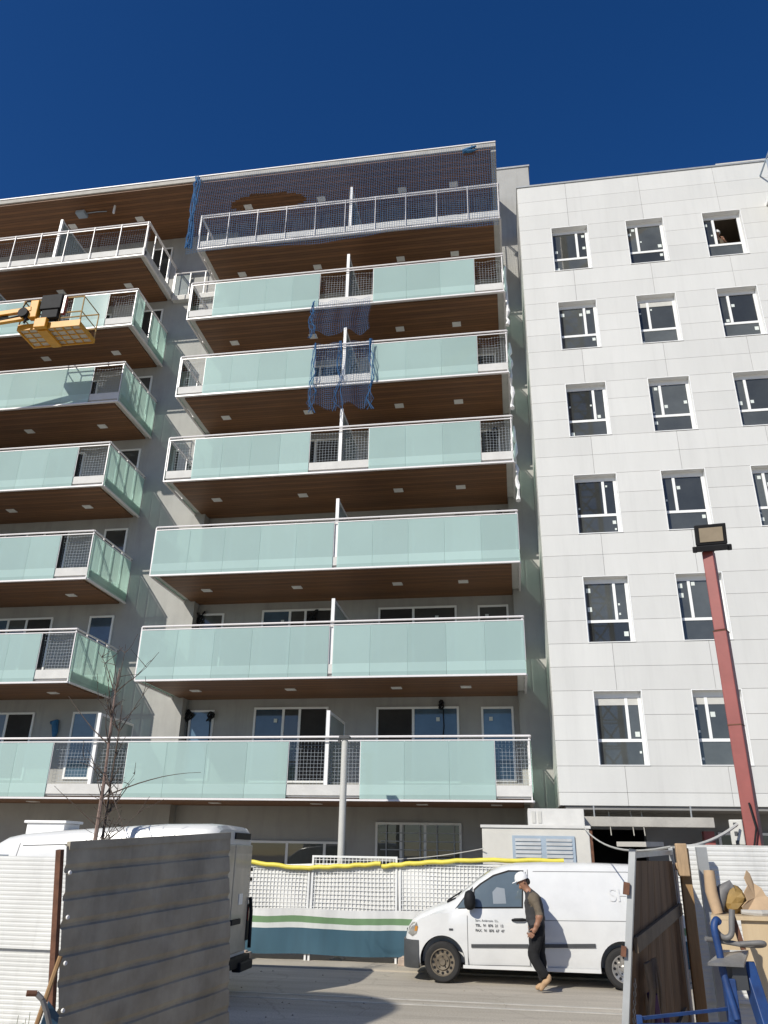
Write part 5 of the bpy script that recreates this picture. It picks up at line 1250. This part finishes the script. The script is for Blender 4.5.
o = wd.build('weed_clump', MT['weed']); tag(o, 'clump of tall straggly weeds at the foot of the left white hoarding', 'plant')

# ================================================================== BARE TREE
random.seed(14)
tr = thing('bare_tree', 'thin leafless sapling with reddish twigs rising behind the corrugated gate', 'tree', (-6.75, -7.95, 0))
def branch(m, p, d, L, r, n=6, wob=0.10, up=0.1):
    pts = [Vector(p)]; rs = [r]; d = Vector(d).normalized()
    for i in range(n):
        d = (d+Vector((random.uniform(-wob, wob), random.uniform(-wob, wob), random.uniform(-wob*0.5, wob*0.5)+up*0.1))).normalized()
        pts.append(pts[-1]+d*L/n); rs.append(max(0.0035, r*(1-(i+1)/n*0.8)))
    m.tube(pts, rs, 6); return pts
tk = MB(); t1 = branch(tk, (-6.78, -7.95, 0), (0.03, 0, 1), 4.75, 0.05, 12, 0.04); tk.build('trunk', MT['bark'], tr)
t2m = MB(); t2 = branch(t2m, (-6.70, -7.9, 0), (0.05, -0.01, 1), 4.2, 0.036, 10, 0.05); t2m.build('trunk', MT['darkbark'], tr)
cm = MB(); tips = []
for tt, lo_ in ((t1, 4), (t2, 4)):
    for k in range(17):
        i = random.randint(lo_, len(tt)-2); an = random.uniform(0, 6.28)
        d = Vector((math.cos(an), math.sin(an)*0.7, random.uniform(0.8, 1.9))); ps = branch(cm, tt[i], d, random.uniform(0.35, 0.9), 0.010, 6, 0.16)
        tips += ps[2:]
        for j in range(3):
            q_ = random.choice(ps[1:]); an = random.uniform(0, 6.28)
            pp_ = branch(cm, q_, (math.cos(an), math.sin(an), random.uniform(0.1, 1.2)), random.uniform(0.15, 0.45), 0.007, 4, 0.2); tips += pp_[1:]
branch(cm, t1[7], (1, 0.1, 0.55), 1.55, 0.013, 8, 0.06, -0.6)
branch(cm, t1[8], (0.45, -0.2, -0.9), 1.3, 0.012, 6, 0.06)
branch(cm, t1[9], (-0.7, -0.2, 0.5), 1.1, 0.012, 6, 0.1)
branch(cm, t1[6], (-0.5, -0.2, 0.4), 0.9, 0.012, 6, 0.1)
cm.build('branches', MT['darkbark'], tr)
lv_ = MB()
for k in range(70):
    c = random.choice(tips)+Vector((random.uniform(-.03, .03), random.uniform(-.03, .03), -0.02)); e = Vector((random.uniform(-1, 1), random.uniform(-1, 1), random.uniform(-1, .3)))*0.03; s = Vector((-e.y, e.x, e.z*0.3))*0.5
    lv_.add([c, c+e*0.5+s, c+e, c+e*0.5-s], [(0,1,2,3)])
lv_.build('dry_leaves', MT['leaf'], tr)

# ================================================================== CASTS THE ROUND SHADOW ON THE ROAD (unseen silo shape added left of and behind the photographer)
si = thing('silo_shadow_caster', 'unseen domed silo shape added left of the photographer to cast the round road shadow', 'silo', (-10.4, -18.6, 0))
MB().lathe((-10.4, -18.6, 0), (0, 0, 1), [(2.4, 0.35), (4.0, 1.45), (9.0, 1.45), (9.45, 1.25), (9.8, 0.75), (9.95, 0.05)], 32).build('tank', MT['boxgrey'], si, smooth=40)
q = MB()
for k in range(4): an = k*math.pi/2+0.4; q.bar((-10.4+1.3*math.cos(an), -18.6+1.3*math.sin(an), 0), (-10.4+1.3*math.cos(an), -18.6+1.3*math.sin(an), 4.2), 0.14)
q.build('leg', MT['galvpost'], si)

# tower crane behind the photographer, seen only as a reflection in the windows of the white block
tc_ = thing('tower_crane', 'lattice tower crane mast behind the photographer, mirrored in the white block windows', 'crane', (7.3, -44.5, 0))
q = MB(); cw = 0.8
for x in (-cw, cw):
    for y in (-cw, cw): q.box(7.3+x-0.10, 7.3+x+0.10, -44.5+y-0.10, -44.5+y+0.10, 0, 56)
for k in range(28):
    z0, z1 = k*2.0, k*2.0+2.0
    for a, b in (((-cw, cw), (cw, cw)), ((cw, -cw), (-cw, -cw)), ((cw, cw), (cw, -cw)), ((-cw, -cw), (-cw, cw))):
        q.bar((7.3+a[0], -44.5+a[1], z0), (7.3+b[0], -44.5+b[1], z1), 0.12); q.bar((7.3+a[0], -44.5+a[1], z1), (7.3+b[0], -44.5+b[1], z1), 0.10)
q.build('mast', MT['rust'], tc_)
q = MB(); q.bar((-8, -62, 56.5), (36, -14.5, 56.5), 0.5, 0.9); q.bar((7.3, -44.5, 56), (7.3, -44.5, 62), 0.6); q.build('jib', MT['yellow'], tc_)
